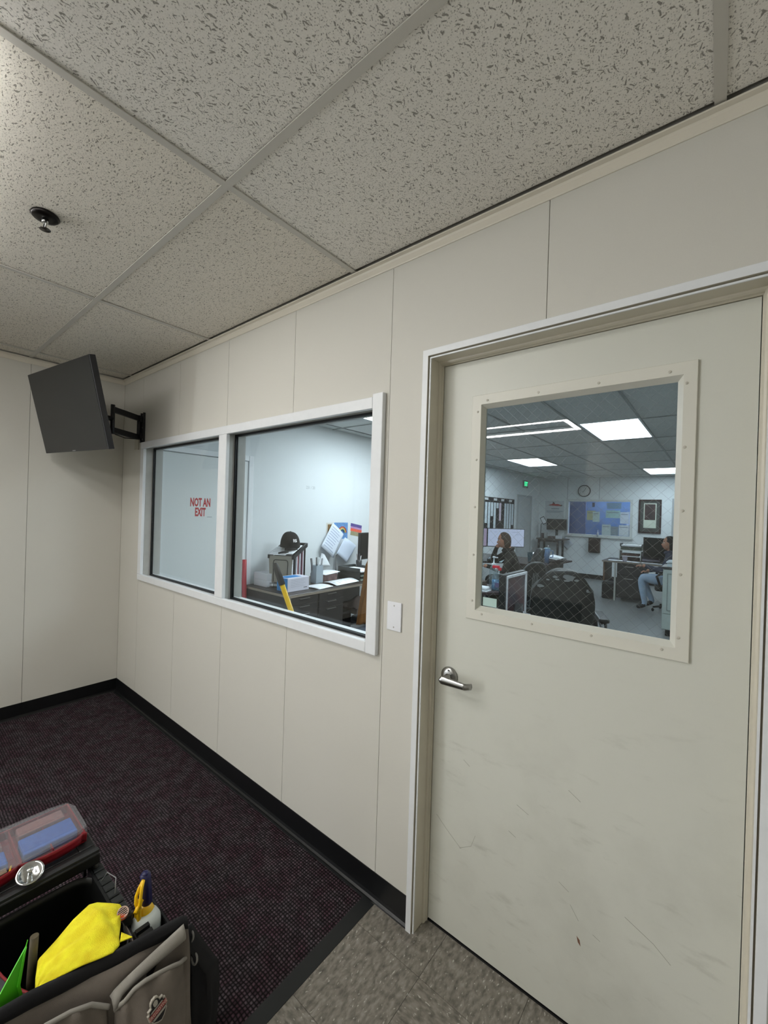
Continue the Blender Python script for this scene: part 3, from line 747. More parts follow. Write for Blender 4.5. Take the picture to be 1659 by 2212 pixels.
# ================================================================== FRONT ROOM THINGS
# ---- entrance mat
t = thing('floor_mat', 'dark plum waffle carpet mat filling the left floor corner', 'floor mat', (1.4, -1.6, 0))
b = B(); b.box(0.018, 2.782, -3.6, -0.030, 0.0006, 0.0075); link('carpet_pile', b, M_MAT, t, True)
b = B()
b.prism([(2.782, 0.0001), (2.833, 0.0001), (2.833, 0.0016), (2.788, 0.0072), (2.782, 0.0072)], -3.64, -0.018, 'xz')
b.box(0.016, 2.782, -0.030, -0.0185, 0.0001, 0.0070); b.box(0.0155, 0.018, -3.6, -0.03, 0.0001, 0.0065)
link('rubber_border', b, mat('mat rubber', (20, 24, 25), 0.55, var=.06, vs=40), t, True)

# ---- television on its swing arm
tv_c = Vector((0.600, -0.540, 2.152)); a_, ti_, ro_ = -1.467, 0.227, -0.023
n_ = Vector((math.cos(a_) * math.cos(ti_), math.sin(a_) * math.cos(ti_), -math.sin(ti_)))
rt = Vector((0, 0, 1)).cross(n_).normalized(); up_ = n_.cross(rt)
rt2 = math.cos(ro_) * rt + math.sin(ro_) * up_; up2 = -math.sin(ro_) * rt + math.cos(ro_) * up_
tv = thing('television', 'black flat television tilted down on a swing arm in the corner', 'television')
tv.matrix_basis = Matrix(((rt2.x, up2.x, n_.x, tv_c.x), (rt2.y, up2.y, n_.y, tv_c.y), (rt2.z, up2.z, n_.z, tv_c.z), (0, 0, 0, 1)))
w, h = 0.93, 0.535
b = B(); b.bbox(-w / 2, w / 2, -h / 2, h / 2, -0.034, 0.0, 0.003, 2); link('cabinet', b, mat('tv cabinet', (20, 20, 25), 0.35), tv)
b = B(); b.box(-w / 2 + .007, w / 2 - .007, -h / 2 + .016, h / 2 - .007, 0.0, 0.0012); link('screen', b, mat('tv screen', (30, 32, 33), 0.30, spec=0.35), tv)
b = B(); b.bbox(-w / 2 + .16, w / 2 - .12, -h / 2 + .02, 0.02, -0.062, -0.033, .006, 2); link('rear_housing', b, M_DARKPL, tv)
link('badge', bx(-0.022, 0.022, -h / 2 + .004, -h / 2 + .010, 0.0, .001), mat('badge silver', (170, 170, 175), .3, .8), tv)
mnt = thing('tv_mount', 'black swing arm bracket bolted to the wall beside the television', 'tv mount', (0.405, 0, 2.145))
b = B()
b.box(0.378, 0.432, -0.006, -0.0003, 2.035, 2.262)
b.box(0.378, 0.384, -0.016, -0.006, 2.035, 2.262); b.box(0.426, 0.432, -0.016, -0.006, 2.035, 2.262)
pl_ = link('wall_plate', b, M_BLKMET, mnt, True)
for z in (2.06, 2.10, 2.148, 2.196, 2.24):
    b = B(); b.lathe([(0.0055, 0), (0.0045, .004), (0, .005)], at=(0.405, -0.006, z), axis=(0, -1, 0), n=10, cap=False); link('bolt', b, M_STEEL, mnt, True)
b = B(); b.tube([(0.400, -0.034, 2.058), (0.400, -0.034, 2.238)], 0.013, 14)
b.box(0.388, 0.412, -0.034, -0.006, 2.070, 2.105); b.box(0.388, 0.412, -0.034, -0.006, 2.190, 2.228); link('pivot', b, M_BLKMET, mnt, True)
E1 = Vector((0.565, -0.262, 0))
dv = (E1 - Vector((0.400, -0.034, 0))); ang = math.atan2(dv.y, dv.x); L = dv.length
for z0 in (2.052, 2.196):
    b = B(); b.bbox(0.0, L, -0.013, 0.013, z0, z0 + 0.040, 0.004, 2); bmesh.ops.transform(b.bm, matrix=Matrix.Translation((0.400, -0.034, 0)) @ Matrix.Rotation(ang, 4, 'Z'), verts=b.bm.verts[:])
    link('arm', b, M_BLKMET, mnt, True)
b = B(); b.tube([(E1.x, E1.y, 2.045), (E1.x, E1.y, 2.248)], 0.0135, 14); link('elbow_post', b, M_BLKMET, mnt, True)
tvb = tv_c - n_ * 0.075
b = B(); b.tube([(E1.x, E1.y, 2.150), ((E1.x + tvb.x) / 2, (E1.y + tvb.y) / 2, 2.152), (tvb.x, tvb.y, 2.155)], 0.017, 10); link('fore_arm', b, M_BLKMET, mnt, True)
b = B(); b.box(-0.11, 0.11, -0.11, 0.11, -0.072, -0.0625); b.bm.transform(tv.matrix_basis); link('mounting_plate', b, M_BLKMET, mnt, True)
b = B(); b.tube([(0.56, -.33, 2.11), (0.575, -.285, 2.07), (0.56, -.24, 2.045), (0.50, -.16, 2.038), (0.44, -.08, 2.05), (0.412, -.03, 2.06), (0.404, -.012, 2.03), (0.402, -.008, 1.99)], 0.004, 8)
link('cable', b, M_BLKMET, mnt, True)
t = thing('wall_plate', 'small clear plastic junction plate under the television bracket', 'wall plate', (0.30, 0, 2.05))
b = B(); b.bbox(0.262, 0.330, -0.012, -0.0003, 1.985, 2.105, .003, 2); link('plate', b, mat('pale box plastic', (190, 186, 172), .4), t, True)

# ---- sprinkler
t = thing('sprinkler', 'dark metal sprinkler head with dangling deflector in ceiling tile', 'sprinkler', (1.960, -0.930, H))
b = B(); b.lathe([(0.0, 0.004), (0.040, 0.004), (0.043, -0.002), (0.036, -0.010), (0.022, -0.012), (0.0, -0.012)], n=28, cap=False); link('escutcheon', b, mat('dark bronze', (30, 27, 26), .3, .85), t)
b = B(); b.tube([(0, 0, -.012), (0, 0, -.026)], .010, 10); b.tube([(-.010, 0, -.02), (-.016, 0, -.034), (-.003, 0, -.048)], .0028, 6); b.tube([(.010, 0, -.02), (.016, 0, -.034), (.003, 0, -.048)], .0028, 6); link('yoke', b, M_STEEL, t)
b = B(); b.lathe([(0, -.046), (.016, -.047), (.0175, -.0485), (0.016, -.050), (0, -.051)], n=18, cap=False); link('deflector', b, mat('deflector metal', (92, 88, 84), .3, .9), t)

# ---- open tool bag
M_CANVAS = mat('grey brown canvas', (124, 116, 108), 0.9, var=0.12, vs=14, bump=0.5, bs=900, spec=.2)
M_CANV2 = mat('light grey canvas', (154, 150, 143), 0.9, var=0.08, vs=14, bump=0.4, bs=900, spec=.2)
M_BIND = mat('black webbing', (16, 16, 20), 0.8, bump=0.4, bs=700)
M_TOTE = mat('black tote plastic', (15, 16, 16), 0.42, var=.15, vs=30)
bag = thing('tool_bag', 'open grey brown canvas tool bag with black trim on the mat', 'tool bag', (2.50, -1.05, 0.0075))
X0, X1, Y0, Y1, ZT = 2.335, 2.655, -1.300, -0.832, 0.405
def shear(p):
    k = max(-.06, min(.10, (p.y + 1.05) * 0.30)); t_ = (p.x - X0) / (X1 - X0)
    return Vector((p.x + k * max(0, t_), p.y, p.z))
def hull(inset, z0, z1, bulge):
    b = B()
    def fn(u, v):
        a = 2 * PI * u; c, s = math.cos(a), math.sin(a); p = 0.30
        cx_ = math.copysign(abs(c) ** p, c); sy_ = math.copysign(abs(s) ** p, s)
        z = z0 + (z1 - z0) * v; k = 1 + bulge * math.sin(PI * v) + 0.006 * math.sin(9 * a + 4 * v) * math.sin(PI * v)
        return shear(Vector(((X0 + X1) / 2 + cx_ * ((X1 - X0) / 2 - inset) * k, (Y0 + Y1) / 2 + sy_ * ((Y1 - Y0) / 2 - inset) * k, z)))
    b.grid(fn, 72, 14, th=0.003, closeu=True); return b
link('bag_body', hull(0, 0.012, ZT - .02, 0.03), M_CANVAS, bag, True)
b = B(); b.bbox(X0 + .01, X1 - .01, Y0 + .01, Y1 - .01, 0.009, 0.022, .006); link('bag_base', b, M_TOTE, bag, True)
link('inner_tote', hull(0.010, 0.03, ZT, 0.0), M_TOTE, bag, True)
# thick black binding along the front rim
def band(fn_c, n, hh, rr):
    b = B()
    def fn(u, v):
        q = 2 * PI * v; c = fn_c(u); return c + Vector((rr * math.cos(q), 0, hh * math.sin(q)))
    b.grid(fn, n, 12); return b
fr_pts = [Vector(p) for p in ((2.600, -1.31, .40), (2.628, -1.15, .405), (2.648, -1.053, .41), (2.672, -.97, .408), (2.697, -.888, .408), (2.722, -.80, .412), (2.742, -.748, .418), (2.748, -.735, .414))]
def along(pts, u):
    f = u * (len(pts) - 1); i = min(int(f), len(pts) - 2); return pts[i].lerp(pts[i + 1], f - i)
link('rim_binding', band(lambda u: along(fr_pts, u), 40, .021, .0095), M_BIND, bag, True)
# front panel of the bag between rim and pockets
b = B()
def frontp(u, v):
    c = along(fr_pts, u); return Vector((c.x + .006 + .055 * v ** .7 + .006 * math.sin(14 * u + 6 * v), c.y, c.z - .010 - .37 * v))
b.grid(frontp, 40, 12, th=.003); link('front_panel', b, M_CANVAS, bag, True)
def pocket(name, top, push, m, pipe=True):
    """soft pocket hanging below a piped top edge; top: list of points"""
    tp = [Vector(p) for p in top]
    b = B()
    def fn(u, v):
        c = along(tp, u); e = math.sin(PI * min(1, max(0, u))) ** .45
        z = c.z * (1 - v) + .03 * v
        return Vector((c.x + push * e * math.sin(PI * min(1, v * .9 + .04)) + .004 * math.sin(11 * u + 7 * v) + .003 * math.sin(23 * u - 9 * v), c.y, z))
    b.grid(fn, 30, 20, th=.004); link(name, b, m, bag, True)
    b = B(); b.tube([along(tp, i / 40) + Vector((.003, 0, .001)) for i in range(41)], .0052, 8); link('piping', b, M_CANV2, bag, True)
pocket('side_pocket', [(2.742, -.905, .330), (2.762, -.892, .352), (2.770, -.874, .372), (2.778, -.852, .380), (2.782, -.825, .377), (2.780, -.79, .364), (2.776, -.765, .350), (2.764, -.742, .338)], .042, M_CANVAS)
pocket('side_pocket', [(2.655, -1.30, .345), (2.69, -1.16, .365), (2.712, -1.035, .388), (2.716, -.99, .380), (2.722, -.95, .366), (2.734, -.915, .338)], .030, M_CANVAS)
# folds of the flap between rim and right pocket
b = B(); b.grid(lambda u, v: Vector((2.722 + .030 * u + .012 * math.sin(PI * v), -.905 + .160 * u, .345 + .040 * u + .038 * v * u ** .6)), 20, 6, th=.008); link('flap', b, M_CANV2, bag, True)
# end pocket that holds the bottle, and the padded strap lumps outside it
b = B()
b.box(2.545, 2.735, -.829, -.824, .03, .375); b.box(2.545, 2.735, -.743, -.738, .03, .360); b.box(2.545, 2.550, -.824, -.743, .03, .36); b.box(2.730, 2.735, -.824, -.743, .03, .37); b.box(2.55, 2.73, -.824, -.743, .03, .035)
link('end_pocket', b, M_BIND, bag, True)
b = B()
def lump(u, v):
    a = 2 * PI * u; z = .02 + .25 * v; k = (math.sin(PI * (v * .98 + .01)) ** .35)
    return Vector((2.700 + .088 * k * math.cos(a) + .010 * math.sin(5 * a), -.692 + .045 * k * math.sin(a), z + .022 * math.cos(a)))
b.grid(lump, 36, 16, closeu=True); link('shoulder_pad', b, M_BIND, bag, True)
b = B(); cs = [Vector(p) for p in ((2.745, -.735, .395), (2.765, -.712, .345), (2.770, -.690, .300), (2.782, -.672, .265), (2.785, -.668, .19), (2.780, -.672, .09), (2.77, -.68, .03))]
def strap(u, v): return along(cs, u) + Vector((.012, -.042, .004)) * (v - .5)
b.grid(strap, 30, 3, th=.008); link('shoulder_strap', b, M_BIND, bag, True)
for (x, y, z) in ((2.748, -.722, .368), (2.772, -.722, .322)):
    b = B(); b.tube([(x + .013 * math.cos(2 * PI * k / 14), y + 0.004 * math.sin(2 * PI * k / 14), z + .010 * math.sin(2 * PI * k / 14)) for k in range(14)], .0028, 6, closed=True); link('buckle_ring', b, mat('grey buckle', (120, 118, 114), .5, .3), bag, True)
# latch and ribbed hinge at the right end
b = B(); b.box(2.640, 2.712, -.830, -.792, ZT - .045, ZT - .016)
for i in range(3): b.box(2.648 + i * .022, 2.660 + i * .022, -.828, -.794, ZT - .016, ZT - .006)
link('latch', b, M_TOTE, bag, True)
for i in range(8):
    link('hinge_rib', (lambda q: (q.bbox(2.345 + i * .0325, 2.373 + i * .0325, -.846, -.815, ZT - .03, ZT + .004, .003, 1), q)[1])(B()), mat('dark grey rib plastic', (34, 36, 36), .45), bag, True)
b = B(); b.box(2.340, 2.61, -0.853, -0.847, ZT - .06, ZT + .006); link('hinge_strip', b, M_TOTE, bag, True)
b = B(); b.tube([(2.42, -0.84, ZT), (2.44, -0.83, ZT + .035), (2.485, -0.822, ZT + .040), (2.50, -.828, ZT + .0)], .0014, 6); link('wire_loop', b, mat('grey wire', (130, 132, 132), .4), bag, True)
# divider lining inside
b = B(); b.grid(lambda u, v: Vector((2.40 + .235 * u, -1.085 + .07 * u ** 2, .10 + (.265) * v)), 10, 4, th=.004); link('divider', b, mat('grey lining', (84, 84, 88), .9), bag, True)
b = B(); b.tube([(2.40 + .0235 * i, -1.085 + .0007 * i * i, .370) for i in range(11)], .003, 6); link('divider_binding', b, mat('red binding', (128, 24, 30), .7), bag, True)
# lid frame folded back
b = B(); zf = 0.470
b.bbox(2.325, 2.372, -1.32, -0.828, zf - .040, zf - .006, .004); b.bbox(2.085, 2.125, -1.32, -0.845, zf - .030, zf - .006, .004)
b.bbox(2.085, 2.3245, -0.872, -0.828, zf - .040, zf - .006, .004)
b.bbox(2.1255, 2.3245, -1.32, -0.8725, zf - .016, zf - .006, .002)
link('lid_frame', b, M_TOTE, bag, True)
b = B(); b.box(2.352, 2.368, -1.32, -0.83, zf - .0058, zf + .002)
link('lid_ledge', b, mat('worn black plastic', (36, 37, 38), .5), bag, True)
for y in (-0.866, -0.850):
    b = B(); b.box(2.330, 2.350, y, y + .008, ZT - .01, zf - .041); link('lid_bracket', b, M_TOTE, bag, True)
b = B(); b.tube([(2.345, -0.836, zf - .045), (2.350, -0.834, ZT + .01), (2.36, -0.832, ZT - .03)], .010, 8); link('lid_stay', b, M_TOTE, bag, True)
# emblem: shield outline with band, on the right pocket
def emblem():
    e = bpy.data.objects.new('emblem', None); COL.objects.link(e); e.parent = bag; e.matrix_parent_inverse = PINV(bag)
    o = Vector((2.8165, -0.836, 0.322)); n = Vector((1, .10, .20)).normalized(); yv = Vector((0.0, -0.26, 1)); yv = (yv - n * yv.dot(n)).normalized(); xv = yv.cross(n)
    Mx = Matrix(((xv.x, yv.x, n.x, o.x), (xv.y, yv.y, n.y, o.y), (xv.z, yv.z, n.z, o.z), (0, 0, 0, 1)))
    S_ = 0.026
    out = [(-.15, 1.25), (.15, 1.25), (.34, 1.1), (.42, .88), (.42, .70), (.72, .68), (.72, .38), (.86, .38), (.86, -.25), (.70, -.42), (.70, -.62), (.30, -1.0), (0, -1.15), (-.30, -1.0), (-.70, -.62), (-.70, -.42), (-.86, -.25), (-.86, .38), (-.72, .38), (-.72, .68), (-.42, .70), (-.42, .88), (-.34, 1.1)]
    def part(nm, poly, z0, z1, m):
        b = B(); b.prism([(x * S_, y * S_) for x, y in poly], z0, z1); b.bm.transform(Mx); return link(nm, b, m, e, True)
    part('backing', out, -.004, .0022, mat('emblem silver', (176, 170, 158), .5))
    part('field', [(x * .86, y * .88) for x, y in out], .0022, .0030, mat('emblem black', (16, 15, 22), .5))
    part('band', [(-.82, -.20), (.82, -.20), (.82, .24), (-.82, .24)], .0030, .0040, mat('emblem red', (160, 82, 78), .6))
    part('head', [(-.13, .52), (.13, .52), (.20, .72), (.20, .92), (.08, 1.05), (-.08, 1.05), (-.20, .92), (-.20, .72)], .0030, .0036, mat('emblem pale', (176, 172, 162), .6))
    part('ribbon', [(-.58, .31), (.58, .31), (.52, .42), (-.52, .42)], .0030, .0036, mat('emblem pale', (176, 172, 162), .6))
    part('ribbon', [(-.55, -.50), (.55, -.50), (.62, -.30), (-.62, -.30)], .0030, .0036, mat('emblem pale', (176, 172, 162), .6))
    text_mesh('lettering', 'ERGODYNE', 0.0104, mat('emblem letter', (220, 194, 182), .6), e, Mx @ Matrix.Translation((0, .0006, .0042)), ext=.0003, sx=.82)
emblem()

# small parts organizer on the lid
org = thing('parts_organizer', 'clear lidded parts organizer with red base on the tool bag lid', 'organizer', (2.20, -1.05, zf - .004))
M_CLEAR = glass('clear plastic lid', (0.95, 0.95, 0.96), 0.03, 0.4, 0.12, body=0.10, bodycol=(0.62, 0.62, 0.64))
M_RED = mat('red plastic', (134, 20, 32), 0.35)
oz = zf - .004
b = B()
def redwall(u, v):
    y = -1.32 + u * (0.474); sc_ = abs(math.sin(PI * (u * 3.0 + 0.05))) ** .55
    return Vector((2.292 + 0.022 * sc_ - .004 + .003 * v, y, oz + 0.002 + 0.030 * v))
b.grid(redwall, 60, 3, th=.003)
b.box(2.095, 2.292, -1.32, -0.846, oz, oz + .003); b.box(2.095, 2.292, -0.850, -0.846, oz + .003, oz + .030); b.box(2.095, 2.099, -1.32, -0.85, oz + .003, oz + .03)
for y in (-1.165, -1.005): b.box(2.10, 2.300, y - .0015, y + .0015, oz + .003, oz + .028)
b.box(2.10, 2.292, -0.932, -0.929, oz + .003, oz + .028)
link('base_tray', b, M_RED, org, True)
b = B(); lz = oz + 0.034
b.prism([(2.088, -1.32), (2.288, -1.32), (2.296, -1.28), (2.276, -1.20), (2.288, -1.13), (2.282, -1.07), (2.300, -1.02), (2.290, -.93), (2.286, -.862), (2.268, -.838), (2.140, -.836), (2.10, -.85), (2.088, -.90)], lz, lz + .004)
b.prism([(2.286, -1.0), (2.300, -1.0), (2.292, -.86), (2.27, -.836), (2.262, -.842), (2.284, -.866)], lz - .012, lz)
link('clear_lid', b, M_CLEAR, org, True)
for (y0, y1, x0, x1) in ((-1.31, -1.18, 2.10, 2.18), (-1.165, -1.015, 2.10, 2.175), (-1.0, -0.865, 2.105, 2.165), (-1.31, -1.18, 2.19, 2.27), (-1.16, -1.02, 2.19, 2.265), (-1.0, -.86, 2.175, 2.26)):
    b = B(); b.bbox(x0, x1, y0, y1, lz + .004, lz + .0065, .002, 1); link('lid_panel', b, glass('clear lid panel', (0.97, 0.97, 0.98), 0.02, 0.3, 0.1, body=0.02), org, True)
# pads inside the organizer
for (nm, lab, c, y0, y1, x0, x1) in (('foam_pad', 'blue pad under the clear lid, nearest the right end', (62, 112, 190), -0.995, -0.860, 2.178, 2.262),
                                     ('foam_pad', 'blue pad in the middle cell of the clear organizer', (62, 112, 190), -1.155, -1.03, 2.195, 2.262),
                                     ('foam_pad', 'brown pad in the rear right cell of the clear organizer', (156, 112, 104), -0.99, -0.87, 2.112, 2.16),
                                     ('foam_pad', 'brown pad in the rear middle cell of the clear organizer', (156, 112, 104), -1.15, -1.03, 2.112, 2.17),
                                     ('foam_pad', 'brown pad in the left front cell of the clear organizer', (160, 112, 106), -1.30, -1.19, 2.195, 2.262)):
    b = B(); b.bbox(x0, x1, y0, y1, oz + .0035, lz - .002, .004); solo(nm, b, mat('pad %d' % c[0], c, .9, var=.12, vs=90, bump=.6, bs=700), lab, 'pad', 'pads inside the parts organizer')
b = B(); b.box(2.266, 2.288, -1.06, -1.036, oz + .0035, oz + .024); solo('cardboard_piece', b, mat('cardboard', (132, 112, 92), .9), 'small tan card standing in the red organizer base', 'card')
b = B(); b.box(2.262, 2.292, -1.030, -1.026, oz + .0035, oz + .020, rot=(0, 0, -.3)); solo('yellow_sliver', b, mat('yellow plastic', (220, 178, 20), .4), 'yellow plastic sliver in the red organizer base', 'plastic piece')
b = B(); b.sphere((2.290, -1.190 + .03, oz + .014), .012, .014, .012, 10, 6); solo('pink_cap', b, mat('pink plastic', (226, 60, 110), .4), 'bright pink cap in the left end of the organizer', 'cap')
# shiny round strainer lying on the lid edge
t = thing('sink_strainer', 'shiny round metal strainer with a knob on the lid edge', 'strainer', (2.342, -0.995, 0.486))
R_ = Matrix.Translation((2.342, -0.995, 0.490)) @ Euler((0.05, 0.42, 0)).to_matrix().to_4x4()
M_CHROME = mat('bright chrome', (206, 208, 208), .12, 1.0, bump=.3, bs=60)
b = B(); b.lathe([(0.0, 0.0), (0.022, 0.0), (0.026, .003), (.031, .0045), (.0325, .003), (.0315, .0015), (0.026, 0.0), (0.022, -.002), (0.0, -.002)], n=36, cap=False); b.bm.transform(R_); link('dish', b, M_CHROME, t, True)
b = B(); b.lathe([(0.0, 0), (.005, 0), (.004, .006), (.0035, .012), (.0075, .015), (.0075, .019), (0, .020)], n=16, cap=False); b.bm.transform(R_); link('knob', b, M_CHROME, t, True)

# yellow microfibre cloth over the rim
cu = [Vector(p) for p in ((2.657, -1.043, .421), (2.602, -1.031, .41), (2.550, -1.016, .405), (2.538, -.978, .415), (2.518, -.936, .425), (2.500, -.893, .425), (2.504, -.874, .42), (2.529, -.850, .415), (2.546, -.831, .41), (2.563, -.828, .405))]
clo = [Vector(p) for p in ((2.657, -1.043, .421), (2.654, -1.022, .424), (2.662, -1.000, .430), (2.678, -.960, .434), (2.692, -.925, .434), (2.700, -.897, .432), (2.690, -.879, .428), (2.660, -.870, .420), (2.630, -.858, .412), (2.595, -.843, .405), (2.563, -.828, .405))]
b = B()
def cloth(u, v):
    p = along(cu, u).lerp(along(clo, u), v); w = math.sin(PI * v) ** .7 * math.sin(PI * u) ** .5
    return p + Vector((0, 0, .014 * w + .0035 * w * math.sin(9 * u + 7 * v) + .003 * w * math.sin(19 * v - 8 * u) + .0025 * w * math.sin(26 * u)))
b.grid(cloth, 56, 40, th=.0035)
b.grid(lambda u, v: Vector((2.668, -.870, .428)).lerp(Vector((2.690, -.850, .428)), u) + Vector((.012, -.006, 0)) * (v - .5) * (1 - u) * 2, 6, 4, th=.003)
cl = solo('cleaning_cloth', b, mat('yellow microfibre', (246, 236, 44), .95, var=.10, vs=28, bump=1.0, bs=420, rgb2=(228, 206, 26)), 'bright yellow microfibre cloth draped over the tool bag', 'cloth')

# spray bottle standing in the end pocket of the bag
sx_, sy__ = 2.595, -0.782
sb = thing('spray_bottle', 'white spray bottle with yellow and navy trigger in the bag end pocket', 'spray bottle', (sx_, sy__, 0.04))
M_YEL = mat('yellow nozzle plastic', (238, 190, 14), .35); M_NAVY = mat('navy plastic', (18, 18, 70), .35)
b = B(); b.lathe([(0.0, .036), (0.034, 0.036), (0.038, .06), (0.039, .345), (0.037, .368), (0.030, .382), (0.018, .390), (0, .390)], at=(sx_ + .010, sy__, 0), n=32, cap=False); link('bottle', b, mat('white bottle plastic', (206, 212, 208), .4), sb, True)
b = B(); b.lathe([(0, .366), (0.025, .366), (0.0265, .370), (0.0265, .382), (0.022, .392), (0.017, .404), (0, .404)], at=(sx_, sy__, 0), n=32, cap=False); link('collar', b, M_YEL, sb, True)
b = B()
def head(u, v):
    a = 2 * PI * v; z = .396 + .090 * u
    c = Vector((sx_ - .002 - .012 * u, sy__ + .006 - .002 * u, z)); rx, ry = .013 + .005 * math.sin(PI * u), .0140
    if u > .95: rx *= .5; ry *= .5
    return c + Vector((rx * math.cos(a), ry * math.sin(a), 0))
b.grid(head, 16, 16); b.sphere((sx_ - .014, sy__ + .004, .484), .0105, .0095, .006, 14, 8); link('head', b, M_NAVY, sb, True)
b = B(); b.tube([(sx_ + .004, sy__ - .008, .482), (sx_ + .010, sy__ - .014, .468), (sx_ + .017, sy__ - .019, .450), (sx_ + .020, sy__ - .021, .432), (sx_ + .018, sy__ - .022, .420)], .0046, 8)
b.tube([(sx_ + .004, sy__ - .008, .482), (sx_ + .003, sy__ - .018, .466), (sx_ + .004, sy__ - .026, .448), (sx_ + .008, sy__ - .028, .432), (sx_ + .014, sy__ - .026, .420)], .0046, 8); link('trigger', b, M_YEL, sb, True)
b = B(); b.tube([(sx_ + .006, sy__ - .012, .430), (sx_ + .022, sy__ - .034, .416)], .0062, 12); link('nozzle', b, M_YEL, sb, True)
b = B(); b.bbox(sx_ - .004, sx_ + .020, sy__ - .026, sy__ - .016, .376, .432, .003); link('neck_guard', b, M_YEL, sb, True)
# orange slotted cap tool
t = thing('hose_nozzle', 'orange capped round tool with slotted white end in the bag', 'tool', (2.585, -0.838, 0.30))
b = B(); b.tube([(2.566, -0.8615, 0.28), (2.588, -0.8635 + .026, .416)], .0140, 18); link('body', b, mat('orange plastic', (196, 76, 30), .45), t, True)
R_ = Matrix.Translation((2.588, -0.8375, .416)) @ Euler((.1, .45, 0)).to_matrix().to_4x4()
b = B(); b.lathe([(.0120, 0), (.0145, 0), (.0145, .004), (.0120, .004), (.0120, 0)], n=24, cap=False); b.bm.transform(R_); link('ring', b, mat('pale pink ring', (206, 180, 172), .5), t, True)
for i in range(5):
    b = B(); x = -.009 + i * .0045; l = math.sqrt(.0122 ** 2 - x * x); b.box(x - .0008, x + .0008, -l, l, .001, .003)
    b.bm.transform(R_); link('slot_bar', b, mat('pale pink ring', (206, 180, 172), .5), t, True)
b = B(); b.lathe([(.0, .0005), (.0122, .0005), (.0122, .0009), (0, .0009)], n=24, cap=False); b.bm.transform(R_); link('dark_disc', b, M_BLACK, t, True)
# green wedge and dark wooden handle standing in the left end of the bag
b = B()
b.prism([(-1.20, .10), (-1.075, .10), (-1.075, .364), (-1.066, .371), (-1.054, .393), (-1.057, .405), (-1.062, .433), (-1.054, .500), (-1.050, .526), (-1.0535, .512), (-1.075, .476), (-1.099, .435), (-1.16, .33)], 2.612, 2.616, 'yz')
b.prism([(-1.063, .405), (-1.0575, .405), (-1.0625, .433), (-1.0545, .500), (-1.0525, .515), (-1.0575, .500), (-1.068, .433)], 2.616, 2.621, 'yz')
solo('green_scraper', b, mat('green plastic', (84, 196, 36), .4, var=.08, vs=6), 'bright green pointed plastic scraper at the bag left end', 'scraper')
b = B(); b.tube([(2.530, -1.030, .10), (2.530, -1.024, .36), (2.530, -1.020, .455)], [.009, .0095, .009], 12)
solo('wooden_handle', b, mat('dark wood', (78, 68, 48), .6, var=.2, vs=30), 'dark wooden handle standing in the bag beside the green scraper', 'handle')

# ================================================================== OFFICE BEHIND THE WALL
def label_quad(name, origin, xd, yd, w, h, m, parent=None, th=.0006):
    b = B(); b.box(-w / 2, w / 2, -h / 2, h / 2, 0, th); b.bm.transform(frame_matrix(origin, xd, yd)); return link(name, b, m, parent, parent is not None)

# ---- door 2 in the west wall, with its sign
d2 = bpy.data.objects.new('door_2', None); COL.objects.link(d2); d2.location = (0, 0.73, 0); d2['kind'] = 'structure'
b = B(); b.bbox(0.003, 0.018, 0.300, 1.165, 0.02, 2.040, .002, 1); link('door_leaf', b, mat('pale grey door paint', (222, 226, 226), .5, bump=.04), d2, True)
b = B()
for y0, y1, z0, z1 in ((0.240, 0.296, 0, 2.10), (1.169, 1.225, 0, 2.10), (0.296, 1.169, 2.045, 2.10)): b.bbox(0.0005, 0.030, y0, y1, z0, z1, .004, 1)
link('door_frame', b, M_WHITE, d2, True)
t = thing('door_sign', 'white sign with red letters NOT AN EXIT on the door behind the left pane', 'sign', (0.019, 0.665, 1.545))
M_REDINK = mat('red ink', (186, 34, 40), .6)
label_quad('panel', (0.0185, 0.668, 1.545), (0, 1, 0), (0, 0, 1), 0.275, 0.195, mat('sign white', (222, 226, 226), .6), t)
for txt, dz in (('NOT AN', .046), ('EXIT', -.046)):
    text_mesh('lettering', txt, 0.108, M_REDINK, t, frame_matrix((0.0195, 0.662, 1.545 + dz), (0, 1, 0), (0, 0, 1)), sx=.47, off=.0042, ext=.0003)
label_quad('fine_print', (0.0193, 0.755, 1.456), (0, 1, 0), (0, 0, 1), 0.05, 0.004, M_INK, t)
# pencil marks on the wall
t = thing('wall_writing', 'faint pencilled marks on the white wall above the cap', 'writing', (0.0005, 2.04, 1.82))
text_mesh('lettering', '231 / 20', 0.050, mat('pencil', (158, 163, 168), .9), t, frame_matrix((0.0003, 2.04, 1.822), (0, 1, 0), (0, 0, 1)), ext=.0002, sx=.85)

# ---- desks
def desk(name, label, x0, x1, y0, y1, zt, top, body, edge, front='x', drawers=(), knee=None, loc=None):
    t = thing(name, label, 'desk', ((x0 + x1) / 2, (y0 + y1) / 2, 0))
    b = B(); b.bbox(x0, x1, y0, y1, zt - .028, zt, .003, 1); link('desktop', b, top, t, True)
    b = B(); e = .006
    b.box(x0 - e, x1 + e, y0 - e, y0, zt - .026, zt - .006); b.box(x0 - e, x1 + e, y1, y1 + e, zt - .026, zt - .006); b.box(x1, x1 + e, y0, y1, zt - .026, zt - .006); b.box(x0 - e, x0, y0, y1, zt - .026, zt - .006)
    link('edge_trim', b, edge, t, True)
    return t
M_WALNUT = mat('dark walnut laminate', (50, 42, 38), .35, var=.12, vs=6, stretch=(1, 12, 1))
M_EDGE = mat('beige metal edge', (142, 132, 120), .4)
M_CHARF = mat('charcoal drawer front', (52, 50, 50), .5, var=.06, vs=30)
dk = desk('office_desk', 'charcoal desk with drawers against the wall behind the right pane', 0.02, 0.775, 1.15, 2.95, 0.75, M_WALNUT, M_CHARF, M_EDGE)
